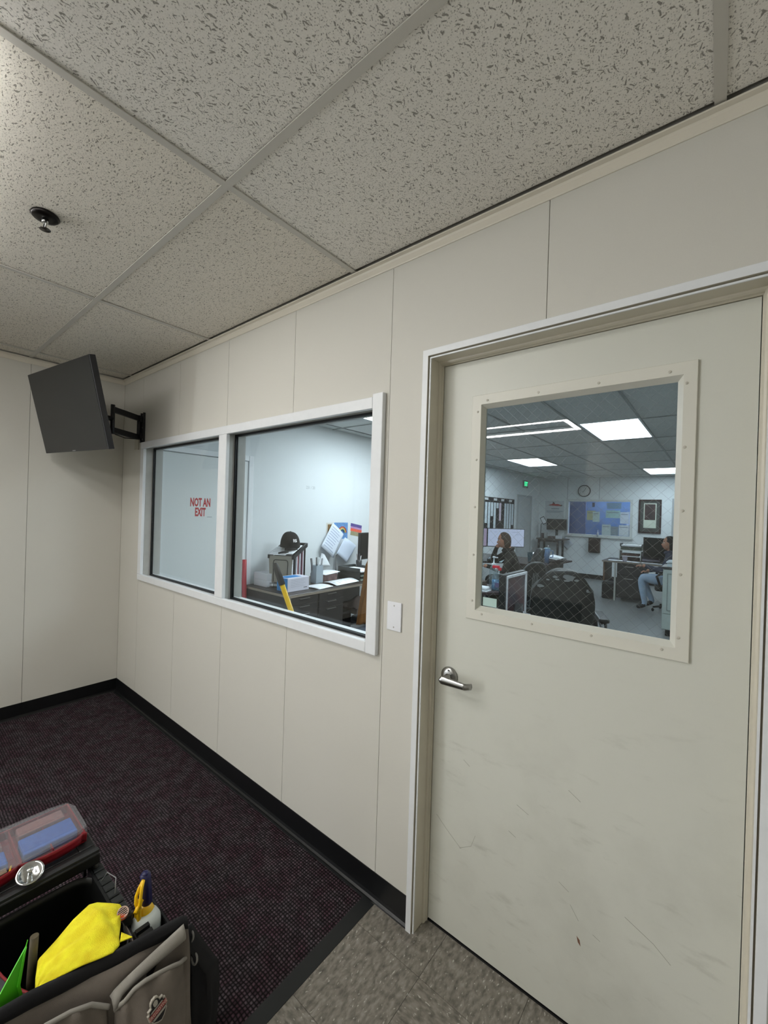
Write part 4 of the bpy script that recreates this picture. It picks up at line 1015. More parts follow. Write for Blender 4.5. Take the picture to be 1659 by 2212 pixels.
for y0, y1 in ((1.17, 1.52), (1.53, 1.88)):
    b = B(); b.box(0.04, 0.755, y0, y1, 0.06, 0.722); link('pedestal', b, M_CHARF, dk, True)
    for k in range(3):
        z1 = 0.716 - k * 0.0765 if k < 2 else 0.563
        z0 = z1 - 0.0745 if k < 2 else 0.30
        b = B(); b.bbox(0.755, 0.768, y0 + .004, y1 - .004, z0, z1, .002, 1); dr = link('drawer', b, M_CHARF, dk, True)
        b = B(); yc = y0 + .165; b.box(.768, .784, yc - .062, yc - .058, z1 - .018, z1 - .012); b.box(.768, .784, yc + .058, yc + .062, z1 - .018, z1 - .012); b.box(.780, .786, yc - .062, yc + .062, z1 - .018, z1 - .012)
        link('handle', b, mat('drawer pull', (188, 186, 184), .3, .8), dr, True)
b = B(); b.box(0.765, .780, 1.152, 1.168, 0, .722); link('leg', b, M_EDGE, dk, True); link('leg', bx(.03, .045, 1.152, 1.168, 0, .722), M_EDGE, dk, True)
link('leg', bx(.74, .77, 2.90, 2.93, 0, .722), M_EDGE, dk, True)
link('modesty_panel', bx(0.03, 0.05, 1.88, 2.93, .25, .722), M_CHARF, dk, True)
# under the desk
t = thing('computer_tower', 'black computer tower on the floor under the charcoal desk', 'computer', (0.50, 2.10, 0))
b = B(); b.bbox(0.20, 0.66, 1.93, 2.12, 0.002, 0.43, .008); link('case', b, M_DARKPL, t, True); link('front_panel', bx(.661, .668, 1.94, 2.11, .02, .41), mat('gloss black', (10, 10, 12), .15), t, True)
b = B(); b.bbox(0.62, 0.92, 2.16, 2.52, 0.002, 0.20, .004); solo('cardboard_box', b, mat('dull blue carton', (52, 62, 78), .8, var=.1), 'dull blue box on the floor beneath the jacket', 'box')
b = B()
b.grid(lambda u, v: Vector((.40 + .3 * u, 2.16 + .32 * v, .44 + .10 * math.sin(PI * u) * math.sin(PI * v) + .02 * math.sin(9 * u + 5 * v))), 14, 14, th=.004)
b.box(.42, .70, 2.17, 2.46, .38, .438)
solo('paper_bag', b, mat('brown grey bag', (92, 80, 76), .9), 'crumpled grey brown bag under the desk', 'bag')

# ---- things on the charcoal desk
for k in range(2):
    b = B(); b.bbox(0.075, 0.30, 1.235, 1.43, 0.7505 + k * 0.0685, 0.818 + k * 0.0685, .003); b.box(.074, .301, 1.234, 1.431, .805 + k * .0685, .808 + k * .0685)
    solo('white_box', b, mat('white carton', (206, 208, 214), .7, var=.02), ['lower white carton of the pair at the desk corner', 'upper white carton of the pair at the desk corner'][k], 'box', 'white cartons stacked at the desk corner')
# grey file box on a wire rack (turned towards the room)
TH = 0.44; FC = Vector((.385, 1.335, 0)); ex, ey = Vector((math.cos(TH), math.sin(TH), 0)), Vector((-math.sin(TH), math.cos(TH), 0))
MF = Matrix(((ex.x, ey.x, 0, FC.x), (ex.y, ey.y, 0, FC.y), (0, 0, 1, 0), (0, 0, 0, 1)))
def loc_f(x, y, z): return MF @ Vector((x, y, z))
t = thing('desk_file_box', 'grey desktop file box holding folders, a black cap on top', 'file box', tuple(FC + ey * .16 + Vector((0, 0, .80))))
M_TAUPE = mat('taupe plastic', (142, 138, 128), .5)
def lf_(b): b.bm.transform(MF); return b
b = B(); b.prism([(-.118, .80), (.118, .80), (.135, 1.075), (-.135, 1.075)], 0.0, .008, 'xz'); link('front_plate', lf_(b), M_TAUPE, t, True)
b = B(); b.tube([(-.075, -.003, .81), (-.080, -.003, 1.00), (-.073, -.003, 1.025), (-.058, -.003, 1.033), (.062, -.003, 1.033), (.077, -.003, 1.025), (.084, -.003, 1.0), (.078, -.003, .81)], .0035, 6); link('rim_groove', lf_(b), M_BLKMET, t, True)
b = B()
for x0, x1 in ((-.145, -.125), (.125, .148)):
    vs = b.box(x0, x1, -.004, .33, 1.045, 1.085)
    for v in vs: v.co.z += v.co.y * .32
vs = b.box(-.125, .125, .322, .33, 1.045, 1.085)
for v in vs: v.co.z += v.co.y * .32
b.box(-.125, .125, .325, .33, .80, 1.14); b.box(-.12, .12, .008, .325, .797, .803)
link('tray_frame', lf_(b), M_DARKPL, t, True)
FCOL = [(220, 222, 226), (30, 30, 34), (214, 214, 220), (120, 50, 62), (206, 208, 214), (106, 66, 80), (200, 200, 206)]
FLAB = ['first white folder at the front of the grey file box', 'black folder in the grey file box', 'second white folder in the grey file box', 'dark red folder in the grey file box', 'third white folder, middle of the grey file box', 'purple folder in the grey file box', 'rearmost white folder of the grey file box']
for i in range(7):
    b = B(); y = .022 + i * .042; b.bbox(-.112, .122 + .004 * (i % 3), y, y + .020, .806, 1.05 + y * .30, .002, 1)
    solo('hanging_folder', lf_(b), mat('folder %d' % i, FCOL[i], .7), FLAB[i], 'folder', 'folders in the grey file box')
t = thing('wire_rack', 'black wire rack with papers under the grey file box', 'rack', tuple(FC + ey * .16 + Vector((0, 0, .75))))
b = B()
for z in (.756, .790): b.tube([(-.15, -.02, z), (.13, -.02, z), (.13, .33, z), (-.15, .33, z)], .003, 5, closed=True)
for x, y in ((-.15, -.02), (.13, -.02), (.13, .33), (-.15, .33), (-.11, -.02), (-.06, -.02)): b.tube([(x, y, .751), (x, y, .793)], .003, 5)
link('wires', lf_(b), M_BLKMET, t, True)
b = B()
for k in range(3): b.box(-.13, .11, 0, .31, .760 + k * .009, .767 + k * .009)
solo('paper_stack', lf_(b), M_PAPER, 'flat paper stack in the wire rack under the file box', 'papers')
def sheet(name, label, pts, m, th=.0008, bow=0.0, lines=0, cat='paper', ink=None, parent=None, group=None):
    """a sheet through four corners with a soft bow, printed lines on top"""
    p = [Vector(q) for q in pts]
    n = (p[1] - p[0]).cross(p[3] - p[0]).normalized()
    if parent is None:
        t = thing(name, label, cat, tuple((p[0] + p[1] + p[2] + p[3]) / 4), group=group)
    else: t = parent
    def fn(u, v, off=0): return (p[0].lerp(p[1], u)).lerp(p[3].lerp(p[2], u), v) + n * (bow * math.sin(PI * u) * (0.6 + .4 * v) + off)
    b = B(); b.grid(lambda u, v: fn(u, v), 10, 6, th=th); link('sheet', b, m, t, True)
    if lines:
        b = B()
        for k in range(lines):
            v = .88 - .76 * k / max(1, lines - 1); u1 = .9 - .25 * random.random(); hh = .018
            V = [b.bm.verts.new(fn(u, v + dv, .0014)) for dv in (0, hh) for u in (.1, .1 + (u1 - .1) * .33, .1 + (u1 - .1) * .66, u1)]
            for i in range(3): b.bm.faces.new([V[i], V[i + 1], V[5 + i], V[4 + i]])
        link('print', b, ink or M_INK, t, True)
    return t
def lp(x, y, dz=0): return tuple(loc_f(x, y, 1.086 + .32 * y + dz))
sheet('paper_sheet', 'loose printed sheet on top of the grey file box', [lp(-.14, -.01, .002), lp(.06, -.012, .002), lp(.06, .20, .002), lp(-.14, .20, .002)], M_PAPER, lines=5)
sheet('paper_sheet', 'folded white sheet under the brim of the cap', [lp(.02, .0, .006), lp(.13, .01, .008), lp(.13, .24, .008), lp(.0, .22, .006)], M_PAPER, bow=.004, lines=3)
b = B(); b.tube([lp(-.03, .012, .010), lp(.0, .005, .022), lp(.045, .012, .026), lp(.06, .045, .014)], .009, 8); solo('sunglasses_case', b, M_DARKPL, 'small black curved case on the sheets in front of the cap', 'case')
b = B(); q = lp(.02, .035, .014); b.bbox(q[0] - .03, q[0] + .025, q[1] - .012, q[1] + .012, q[2], q[2] + .006, .002); solo('red_label_card', b, mat('pink card', (214, 130, 136), .7), 'pink card beside the black curved case', 'card')
# black cap
HC = loc_f(.015, .175, 1.145)
cap = thing('baseball_cap', 'black baseball cap with white letters on the file box', 'cap', tuple(HC))
M_CAP = mat('black cap cloth', (15, 15, 15), .95, bump=.3, bs=600)
FD = -.45
def crown(u, v):
    a = 2 * PI * u; ph = v * PI / 2
    r = math.cos(ph) ** .75 * (0.104 + .006 * math.cos(a - FD)); z = 0.172 * math.sin(ph) ** .9
    return HC + Vector((r * math.cos(a), r * math.sin(a) * 1.02, z + .10 * r * (-math.cos(a - FD - 1.9))))
b = B(); b.grid(crown, 32, 12, closeu=True); link('crown', b, M_CAP, cap, True)
b = B()
def brim(u, v):
    a = FD - .85 + u * 1.7; r0 = .090; r1 = .090 + .045 * math.sin(PI * u) ** .5
    r = r0 + (r1 - r0) * v
    return HC + Vector((r * math.cos(a), r * math.sin(a), .006 - .022 * v + .012 * math.cos((u - .5) * 4)))
b.grid(brim, 18, 5, th=.004); link('brim', b, M_CAP, cap, True)
b = B(); b.sphere(tuple(HC + Vector((0, 0, .173))), .008, .008, .004, 8, 5); link('button', b, M_CAP, cap, True)
cdir = Vector((math.cos(FD + .25), math.sin(FD + .25), 0)); yv_ = Vector((-.42 * cdir.x, -.42 * cdir.y, .9)).normalized(); xv_ = Vector((-cdir.y, cdir.x, 0)); nv_ = xv_.cross(yv_)
text_mesh('lettering', 'RS', 0.046, mat('white thread', (232, 228, 230), .8), cap, frame_matrix(HC + Vector((0, 0, .075)) + cdir * .094 + nv_ * .006, xv_, yv_), ext=.010, sx=.85, off=.001)
# tissue box
t = thing('tissue_box', 'white tissue box with blue end and top slot on the charcoal desk', 'tissue box', (0.575, 1.36, .75))
b = B(); b.bbox(.485, .655, 1.225, 1.49, .7505, .885, .004); link('carton', b, mat('pale carton', (208, 208, 220), .6), t, True)
M_BLU = mat('tissue box blue', (46, 130, 196), .5)
link('blue_end', bx(.487, .648, 1.2235, 1.2249, .754, .882), M_BLU, t, True)
b = B(); b.bbox(.51, .62, 1.235, 1.42, .8852, .8862, .0004, 1); link('top_slot', b, M_BLU, t, True)
for k in range(5): link('print', bx(.6551, .6556, 1.262, 1.44 - .02 * (k % 2), .862 - .016 * k, .8635 - .016 * k), M_INK, t, True)
link('print', bx(.6551, .6558, 1.42, 1.465, .778, .784), mat('dark print', (50, 54, 60), .6), t, True)
# yellow pole with a dark grip leaning behind the pane
t = thing('yellow_pole', 'yellow pole with dark rubber grip leaning behind the right pane', 'pole', (2.30, 0.42, 0))
p0, p1 = Vector((1.760, 0.250, 1.228)), Vector((2.30, 0.42, 0.001)); dirp = (p1 - p0)
b = B(); q = p0 + dirp * .105; b.tube([p0, p0 + dirp * .006, p0 + dirp * .02, q], [.008, .016, .0195, .0195], 14); link('grip', b, mat('dark grip', (48, 47, 46), .6), t, True)
b = B(); b.tube([q, p1], .0155, 14); link('shaft', b, mat('yellow fibreglass', (214, 176, 28), .4), t, True)
# red bar leaning on the door casing
b = B(); b.tube([(0.058, 1.128, 1.020), (0.075, 1.12, .80), (0.17, 1.10, 0.001)], [.022, .024, .024], 8)
solo('red_level', b, mat('red bar', (176, 34, 46), .5), 'long red bar leaning on the wall beside the desk', 'bar')
# pencil cup
t = thing('pencil_cup', 'clear square cup of pens and scissors on the charcoal desk', 'pen cup', (0.42, 1.80, .75))
b = B()
for a_, c_ in (((.375, .465, 1.755, 1.758)), ((.375, .465, 1.852, 1.855))), ((.375, .378, 1.758, 1.852), (.462, .465, 1.758, 1.852)):
    b.box(*a_, .751, .945); b.box(*c_, .751, .945)
b.box(.378, .462, 1.758, 1.852, .751, .76)
link('cup', b, glass('frosted acrylic', (.80, .86, .90), .08, .5, .2, body=.45, bodycol=(.62, .70, .76)), t, True)
for i, (x, y, dx, dy, c, r) in enumerate(((.40, 1.78, -.02, -.03, (90, 92, 96), .012), (.42, 1.80, -.01, .0, (24, 26, 30), .007), (.44, 1.83, .01, .02, (120, 122, 126), .009), (.43, 1.81, .0, .01, (210, 214, 218), .006))):
    b = B(); b.tube([(x, y, .765), (x + dx, y + dy, 1.02 + .01 * (i % 2))], r, 7); solo('pen', b, mat('pen %d' % i, c, .5), ['wide grey blade handle in the clear cup', 'black pen in the clear cup', 'grey scissors handle in the clear cup', 'white pen in the clear cup'][i], 'pen', 'pens in the clear cup')
# papers on the desk
sheet('magazine', 'open white magazine at the desk front edge beside the tissue box', [(.50, 1.52, .753), (.74, 1.56, .753), (.73, 1.76, .760), (.49, 1.74, .753)], M_PAPER, bow=.012, lines=4, cat='magazine')
sheet('paper_sheet', 'curled printed form on the desk front in the middle', [(.48, 1.84, .760), (.72, 1.82, .756), (.70, 2.20, .760), (.46, 2.20, .760)], M_PAPER, bow=.022, lines=6)
b = B(); b.bbox(.20, .42, 1.90, 2.12, .7505, .825, .004); solo('carton_stack', b, mat('striped carton', (120, 98, 96), .8, var=.3, vs=18), 'small maroon striped carton behind the clear cup', 'box')
sheet('paper_sheet', 'white sheet lying on the maroon striped carton', [(.24, 1.88, .832), (.46, 1.90, .828), (.43, 2.16, .840), (.22, 2.14, .84)], M_PAPER, bow=.008, lines=4)
M_SMOKE = mat('smoked plastic tray', (52, 56, 54), .25)
for k in range(3):
    t = thing('letter_tray', ['bottom smoked letter tray beside the monitor', 'middle smoked letter tray beside the monitor', 'top smoked letter tray beside the monitor'][k], 'letter tray', (.50, 2.36, .752 + k * .05), group='smoked letter trays')
    b = B(); z = .752 + k * .048
    b.box(.33, .68, 2.22, 2.50, z, z + .003); b.box(.33, .34, 2.22, 2.50, z + .003, z + .046); b.box(.34, .68, 2.49, 2.50, z + .003, z + .046); b.box(.34, .68, 2.22, 2.23, z + .003, z + .046); link('tray', b, M_SMOKE, t, True)
    b = B(); b.box(.35, .69, 2.235, 2.48, z + .004, z + .016); link('paper', b, M_PAPER if k == 2 else mat('greenish paper', (120, 134, 124), .8), t, True)
t = thing('pen_holder', 'cluster of pens in a dark holder on the letter trays', 'pen cup', (.52, 2.38, .90))
b = B(); b.lathe([(.0, .0), (.034, 0), (.036, .07), (.033, .07), (.031, .004), (0, .004)], at=(.52, 2.38, .8975), n=16, cap=False); link('cup', b, M_DARKPL, t, True)
for i in range(6):
    b = B(); a = i * 1.1; b.tube([(.52 + .012 * math.cos(a), 2.38 + .012 * math.sin(a), .903), (.52 + .030 * math.cos(a), 2.38 + .030 * math.sin(a), 1.02 + .006 * i)], .004, 6); link('pen', b, mat('pen mix %d' % (i % 3), ((200, 200, 204), (70, 40, 38), (26, 28, 40))[i % 3], .4), t, True)
# monitor at the end of this desk
def monitor(name, label, c, yaw, w, h, m_bezel, m_screen, parts=True, base_z=None, bez=.012):
    t = thing(name, label, 'monitor', c, yaw)        # local: screen faces +x, width along y
    b = B(); b.bbox(-.035, 0, -w / 2, w / 2, -h / 2, h / 2, .004); link('bezel', b, m_bezel, t)
    b = B(); b.box(0, .0015, -w / 2 + bez, w / 2 - bez, -h / 2 + bez * 1.3, h / 2 - bez); link('screen', b, m_screen, t)
    if base_z is not None:
        zb = base_z - c[2]
        b = B(); b.box(-.065, -.036, -.03, .03, zb + .01, -.02); link('stand', b, m_bezel, t)
        b = B(); b.bbox(-.13, .06, -.11, .11, zb, zb + .012, .004, 1); link('foot', b, m_bezel, t)
    return t
M_SCR = mat('dark screen', (18, 19, 20), .25)
monitor('monitor', 'black monitor at the right edge of the right window pane', (.40, 2.78, 1.12), 0.1, .58, .335, M_DARKPL, M_SCR, base_z=.752)
# pictures and papers on the wall over the desk
t = thing('wall_picture', 'cork picture with pale border pinned behind the hanging sheet', 'picture', (0.001, 2.375, 1.27))
label_quad('border', (.0005, 2.378, 1.275), (0, 1, 0), (0, 0, 1), .125, .24, mat('pale board', (200, 198, 190), .8), t); label_quad('face', (.0012, 2.385, 1.30), (0, 1, 0), (0, 0, 1), .09, .15, mat('cork', (120, 92, 54), .9, var=.3, vs=80), t)
t = thing('childs_drawing', "blue crayon drawing of a rainbow pinned to the wall", 'drawing', (0.001, 2.585, 1.30))
label_quad('sheet', (.0008, 2.580, 1.29), (0, 1, 0), (0, 0, 1), .255, .215, mat('crayon blue', (92, 138, 190), .9, var=.25, vs=40), t)
for k, c in enumerate(((170, 60, 66), (206, 120, 60), (222, 206, 110), (70, 130, 110), (50, 70, 130))):
    b = B(); r = .075 - k * .012; b.tube([(.0022 + .0003 * k, 2.605 + r * math.cos(a * PI / 14), 1.265 + r * 1.05 * math.sin(a * PI / 14)) for a in range(15)], .0055, 5); link('rainbow_band', b, mat('crayon %d' % k, c, .9), t, True)
t = thing('sunset_print', 'small print with purple, orange and tan bands pinned to the wall', 'print', (0.001, 2.88, 1.29))
for k, (c, z, h_) in enumerate((((84, 70, 140), 1.352, .042), ((176, 134, 180), 1.318, .026), ((226, 92, 66), 1.287, .038), ((150, 142, 110), 1.240, .056))):
    label_quad('band', (.0008 + .0001 * k, 2.875, z), (0, 1, -.17), (0, .17, 1), .225, h_, mat('print %d' % k, c, .8, var=.15, vs=60), t)
sheet('hanging_sheet', 'large printed sheet hanging tilted from the wall above the desk', [(.06, 2.184, 1.105), (.10, 2.36, .957), (.05, 2.583, 1.245), (.012, 2.417, 1.395)], mat('printed paper', (206, 214, 226), .8), bow=.012, lines=9, ink=mat('blue grey print', (130, 142, 170), .8))
sheet('hanging_sheet', 'blank pale sheet hanging tilted beside the printed sheet', [(.10, 2.418, 1.012), (.13, 2.575, .88), (.09, 2.795, 1.085), (.05, 2.609, 1.206)], mat('pale blue paper', (196, 206, 222), .8), bow=.008)
t = thing('copy_holder', 'slim clip arm holding the tilted sheets above the desk', 'copy holder', (.06, 2.55, .75))
b = B(); b.tube([(.05, 2.46, .752), (.05, 2.46, .98)], .012, 8); b.tube([(.05, 2.46, .98), (.09, 2.62, 1.05)], .006, 6); b.bbox(.01, .11, 2.40, 2.52, .7505, .758, .002); link('arm', b, mat('grey plastic arm', (150, 152, 154), .5), t, True)
sheet('paper_cone', 'creased white sheet standing against the wall behind the trays', [(.05, 2.16, .86), (.12, 2.30, .86), (.05, 2.26, 1.00), (.03, 2.22, 1.02)], M_PAPER, bow=.01)
# brown jacket on a chair
t = thing('office_chair', 'dark chair with a brown corduroy jacket at the right edge of the right pane', 'chair', (1.24, 1.93, 0))
b = B(); b.bbox(1.02, 1.42, 1.72, 2.10, .45, .52, .03, 3); link('seat', b, M_BLACK, t, True)
b = B(); b.bbox(1.235, 1.295, 1.72, 2.09, .56, 1.05, .03, 3); link('backrest', b, M_BLACK, t, True)
b = B(); b.tube([(1.24, 1.93, .12), (1.24, 1.93, .45)], .03, 10); link('column', b, M_BLKMET, t, True)
for k in range(5):
    b = B(); a = k * 2 * PI / 5; e = Vector((1.24 + .28 * math.cos(a), 1.93 + .28 * math.sin(a), .075)); b.tube([(1.24, 1.93, .13), e], [.022, .014], 8); link('leg', b, M_BLKMET, t, True)
    b = B(); b.sphere((e.x, e.y, .031), .022, .022, .03, 10, 6); link('caster', b, M_BLACK, t, True)
b = B()
def jk(u, v):
    a = -PI * .9 + PI * 1.8 * u
    z = 1.115 - .62 * v
    rx = .075 + .03 * v + .010 * math.sin(7 * a) ; ry = .225 + .11 * v + .008 * math.sin(11 * a + 4 * v)
    if v < .08: rx *= .5 + v * 6; ry *= .86 + v * 1.7
    return Vector((1.265 + rx * math.cos(a), 1.905 + ry * math.sin(a), z + .02 * math.cos(a)))
b.grid(jk, 60, 20, th=.006)
solo('jacket', b, mat('brown corduroy', (118, 78, 36), .95, var=.2, vs=5, bump=1.0, bs=90, stretch=(10, 10, 1)), 'brown corduroy jacket hung over a chair back', 'jacket')

# ---- seated people -------------------------------------------------------
M_SKIN = mat('skin', (178, 128, 104), .55, var=.04, vs=20)
def skin_mesh(chains, root=0, sub=2):
    """chains: list of [(pos, radius)...]; equal positions are merged"""
    vs, rs, es, idx = [], [], [], {}
    for ch in chains:
        prev = None
        for p, r in ch:
            k = tuple(round(c, 4) for c in p)
            if k not in idx: idx[k] = len(vs); vs.append(p); rs.append(r)
            i = idx[k]
            if prev is not None and prev != i: es.append((prev, i))
            prev = i
    me = bpy.data.meshes.new('tmp'); me.from_pydata(vs, es, []); o = bpy.data.objects.new('tmp', me); COL.objects.link(o)
    md = o.modifiers.new('s', 'SKIN'); md.use_smooth_shade = True
    for i, r in enumerate(rs):
        v = me.skin_vertices[0].data[i]; v.radius = (r, r) if not isinstance(r, tuple) else r; v.use_root = (i == root)
    sb_ = o.modifiers.new('u', 'SUBSURF'); sb_.levels = sub; sb_.render_levels = sub
    m2 = bpy.data.meshes.new_from_object(o.evaluated_get(bpy.context.evaluated_depsgraph_get()))
    bpy.data.objects.remove(o); bpy.data.meshes.remove(me); return m2
def lerp3(a, b, t): return tuple(a[i] + (b[i] - a[i]) * t for i in range(3))
def person(label, loc, rz, J, mats, hair, head_yaw=0, head_tilt=0, emblem=None):
    """J: joints in local space, facing +x. mats: skin, top, trousers, shoes, hair"""
    t = thing('person', label, 'person', loc, rz)
    pel, che, nek, hd_ = J['pelvis'], J['chest'], J['neck'], J['head']
    ch = [[(pel, (.15, .125)), (lerp3(pel, che, .45), (.145, .115)), (che, (.165, .125)), (lerp3(che, nek, .7), (.10, .08)), (nek, .058), (lerp3(nek, hd_, .5), .055)]]
    for s in ('l', 'r'):
        sh, el, wr, hn = J[s + 'sh'], J[s + 'el'], J[s + 'wr'], J[s + 'ha']
        ch.append([(che, (.165, .125)), (sh, .072), (lerp3(sh, el, .5), .062), (el, .052), (lerp3(el, wr, .5), .044), (wr, .032), (hn, (.036, .022))])
        hp, kn, an, to = J[s + 'hp'], J[s + 'kn'], J[s + 'an'], J[s + 'to']
        ch.append([(pel, (.15, .125)), (hp, .098), (lerp3(hp, kn, .5), .086), (kn, .066), (lerp3(kn, an, .4), .060), (an, .042), (lerp3(an, to, .5), .042), (to, .034)])
    me = skin_mesh(ch)
    bm = bmesh.new(); bm.from_mesh(me)
    for f in bm.faces:
        c = f.calc_center_median(); f.smooth = True; mi = 1
        if c.z > nek[2] + .015 and (c - Vector(nek)).length < .2 and abs(c.y - nek[1]) < .1: mi = 0
        for s in ('l', 'r'):
            if (c - Vector(J[s + 'ha'])).length < .055: mi = 0
            if (c - Vector(J[s + 'to'])).length < .15 and c.z < J[s + 'an'][2] + .02: mi = 3
        if mi == 1:
            d = min((c - Vector(lerp3(J[s + 'hp'], J[s + 'kn'], k / 6))).length for s in ('l', 'r') for k in range(1, 7))
            d2_ = min((c - Vector(lerp3(J[s + 'kn'], J[s + 'an'], k / 6))).length for s in ('l', 'r') for k in range(0, 7))
            da = min(min((c - Vector(lerp3(J[s + 'sh'], J[s + 'el'], k / 6))).length, (c - Vector(lerp3(J[s + 'el'], J[s + 'wr'], k / 6))).length) for s in ('l', 'r') for k in range(7))
            dp = (c - Vector(lerp3(pel, che, .4))).length
            if min(d, d2_) < min(da, dp): mi = 2
        f.material_index = mi
    b = B(); b.bm.free(); b.bm = bm
    # fingers: four plus a thumb on each hand, gently curled
    for s in ('l', 'r'):
        hn = Vector(J[s + 'ha']); wr = Vector(J[s + 'wr']); d = (hn - wr).normalized(); side = d.cross(Vector((0, 0, 1)));
        if side.length < .1: side = Vector((0, 1, 0))
        side.normalize(); cu = d.cross(side).normalized() * (1 if d.cross(side).z < 0 else -1)
        b.mi = 0
        for k in range(4):
            o_ = hn + side * (-.027 + .018 * k) + d * .02; L_ = (.064, .074, .070, .056)[k]
            b.tube([o_, o_ + d * L_ * .45 + cu * .004, o_ + d * L_ * .75 + cu * .016, o_ + d * L_ * .92 + cu * .032], [.0088, .0085, .0078, .006], 7)
        o_ = hn - side * .026 - d * .015; b.tube([o_, o_ - side * .020 + d * .028 + cu * .008, o_ - side * .026 + d * .052 + cu * .016], [.010, .0092, .007], 7)
    # head
    R_ = Matrix.Translation(hd_) @ Matrix.Rotation(head_yaw, 4, 'Z') @ Matrix.Rotation(head_tilt, 4, 'Y')
    hb = B(); hb.mi = 0
    def skull(u, v):
        a = 2 * PI * u; ph = PI * (v * .998 + .001) - PI / 2
        x = math.cos(ph) * math.cos(a); y = math.cos(ph) * math.sin(a); z = math.sin(ph)
        X = .094 * x; Y = .074 * y * (1 - .20 * max(0, -z)); Z = .118 * z
        if z < 0: X += .014 * (-z) * (x > 0) * x; 
        if x > 0:
            X -= .008 * math.exp(-((z - .10) / .16) ** 2) * x                 # eye hollow
            X += .022 * math.exp(-(y / .13) ** 2 - ((z + .16) / .17) ** 2)    # nose
            X += .008 * math.exp(-(y / .25) ** 2 - ((z + .50) / .09) ** 2)    # lips
            X += .008 * math.exp(-(y / .3) ** 2 - ((z + .85) / .15) ** 2)     # chin
        return Vector((X, Y, Z))
    hb.grid(skull, 32, 26, closeu=True)
    for s in (-1, 1):
        hb.sphere((-.004, s * .075, -.006), .017, .009, .030, 10, 8)
        hb.mi = 5; hb.sphere((.079, s * .030, .012), .010, .013, .008, 8, 6)
        hb.mi = 4; hb.sphere((.0865, s * .030, .012), .005, .006, .006, 8, 6); hb.box(.078, .090, s * .030 - .016, s * .030 + .016, .030, .035); hb.mi = 0
    hb.mi = 6; hb.sphere((.093, 0, -.058), .010, .024, .006, 10, 6)
    me2 = bpy.data.meshes.new('t2'); hb.bm.transform(R_); hb.bm.to_mesh(me2); hb.bm.free(); b.bm.from_mesh(me2)
    link('body', b, [mats[0], mats[1], mats[2], mats[3], mats[4], mat('eye white', (214, 210, 204), .3), mat('lips', (150, 84, 78), .5)], t)
    # hair
    b = B()
    def hr(u, v):
        a = 2 * PI * u; ph = PI * (v * .96) - PI / 2 + .16
        f = max(0, math.cos(a)); low = hair['len']
        x = math.cos(ph) * math.cos(a); y = math.cos(ph) * math.sin(a); z = math.sin(ph)
        cut = .22 + .35 * f ** 2 if hair.get('bangs') is None else .12
        if f > .35 and z < cut + (f - .35) * .5: x *= .80; z = max(z, z * .4 + cut * .6)
        r = 1.0 + .018 * math.sin(23 * a) + .012 * math.sin(37 * a + 9 * v)
        X = -.010 + .100 * x * r; Y = .086 * y * r; Z = .010 + .122 * z
        if z < 0 and f < .35: Z -= low * (-z); Y *= 1 + .10 * (-z)
        return Vector((X, Y, Z))
    b.grid(hr, 48, 22, closeu=True); b.bm.transform(R_)
    if hair.get('bun'):
        bb = B(); bb.sphere((-.095, 0, .02), .045, .05, .045, 14, 10); bb.bm.transform(R_); m3 = bpy.data.meshes.new('t3'); bb.bm.to_mesh(m3); bb.bm.free(); b.bm.from_mesh(m3)
    link('hair', b, mats[4], t)
    # collar / hood
    b = B(); n0 = Vector(nek)
    b.tube([n0 + Vector((.075 * math.cos(a), .085 * math.sin(a), .012 + .022 * math.cos(a + PI) - .02)) for a in [2 * PI * k / 18 for k in range(18)]], .026, 8, closed=True); link('collar', b, mats[1], t)
    return t
def seated(lean=.06, arm_l=None, arm_r=None):
    J = dict(pelvis=(0, 0, .53), chest=(lean * .8, 0, .86), neck=(lean * 1.3, 0, 1.035), head=(lean * 1.7 + .02, 0, 1.165))
    for s, k in (('l', 1), ('r', -1)):
        J[s + 'sh'] = (lean, k * .185, .955); J[s + 'el'] = (.12 + lean, k * .235, .70); J[s + 'wr'] = (.34 + lean, k * .15, .765); J[s + 'ha'] = (.41 + lean, k * .14, .77)
        J[s + 'hp'] = (.03, k * .095, .525); J[s + 'kn'] = (.44, k * .12, .555); J[s + 'an'] = (.42, k * .12, .10); J[s + 'to'] = (.56, k * .13, .045)
    return J
J1 = seated(.12)
J1['rel'] = (.38, -.20, .80); J1['rwr'] = (.33, -.09, 1.03); J1['rha'] = (.29, -.070, 1.09)
hairm = mat('brown hair', (66, 50, 36), .6, var=.3, vs=60, bump=.6, bs=200, stretch=(3, 3, 1))
p1 = person('person in a dark hooded jacket with brown hair, seated with a hand at the face', (1.45, 5.05, 0), PI + .50, J1,
       [M_SKIN, mat('dark olive jacket', (42, 38, 33), .9, var=.15, vs=8, bump=.5, bs=300), mat('black trousers', (24, 24, 28), .9), M_BLACK, hairm], dict(len=.07), head_yaw=.10, head_tilt=.12)
text_mesh('emblem', 'S', 0.07, mat('jacket print', (150, 150, 144), .8), p1, frame_matrix((1.475, 4.86, .90), (.9, .40, 0), (0, .05, 1)), ext=.004)
J2 = seated(.02)
J2['rel'] = (.10, -.25, .72); J2['rwr'] = (.30, -.20, .66); J2['rha'] = (.37, -.19, .65)
J2['lto'] = (.50, .15, .05); J2['lan'] = (.37, .14, .10); J2['ran'] = (.26, -.16, .12); J2['rto'] = (.38, -.18, .05)
person('person in a dark hood, grey blue top and light jeans, seated at the right desk', (3.28, 7.20, 0), PI + .10, J2,
       [M_SKIN, mat('grey blue top', (58, 62, 78), .9, var=.1, vs=8), mat('light blue jeans', (150, 170, 192), .9, var=.1, vs=12), M_BLACK, mat('black hair', (24, 20, 20), .6, var=.2)], dict(len=.16), head_yaw=.25)

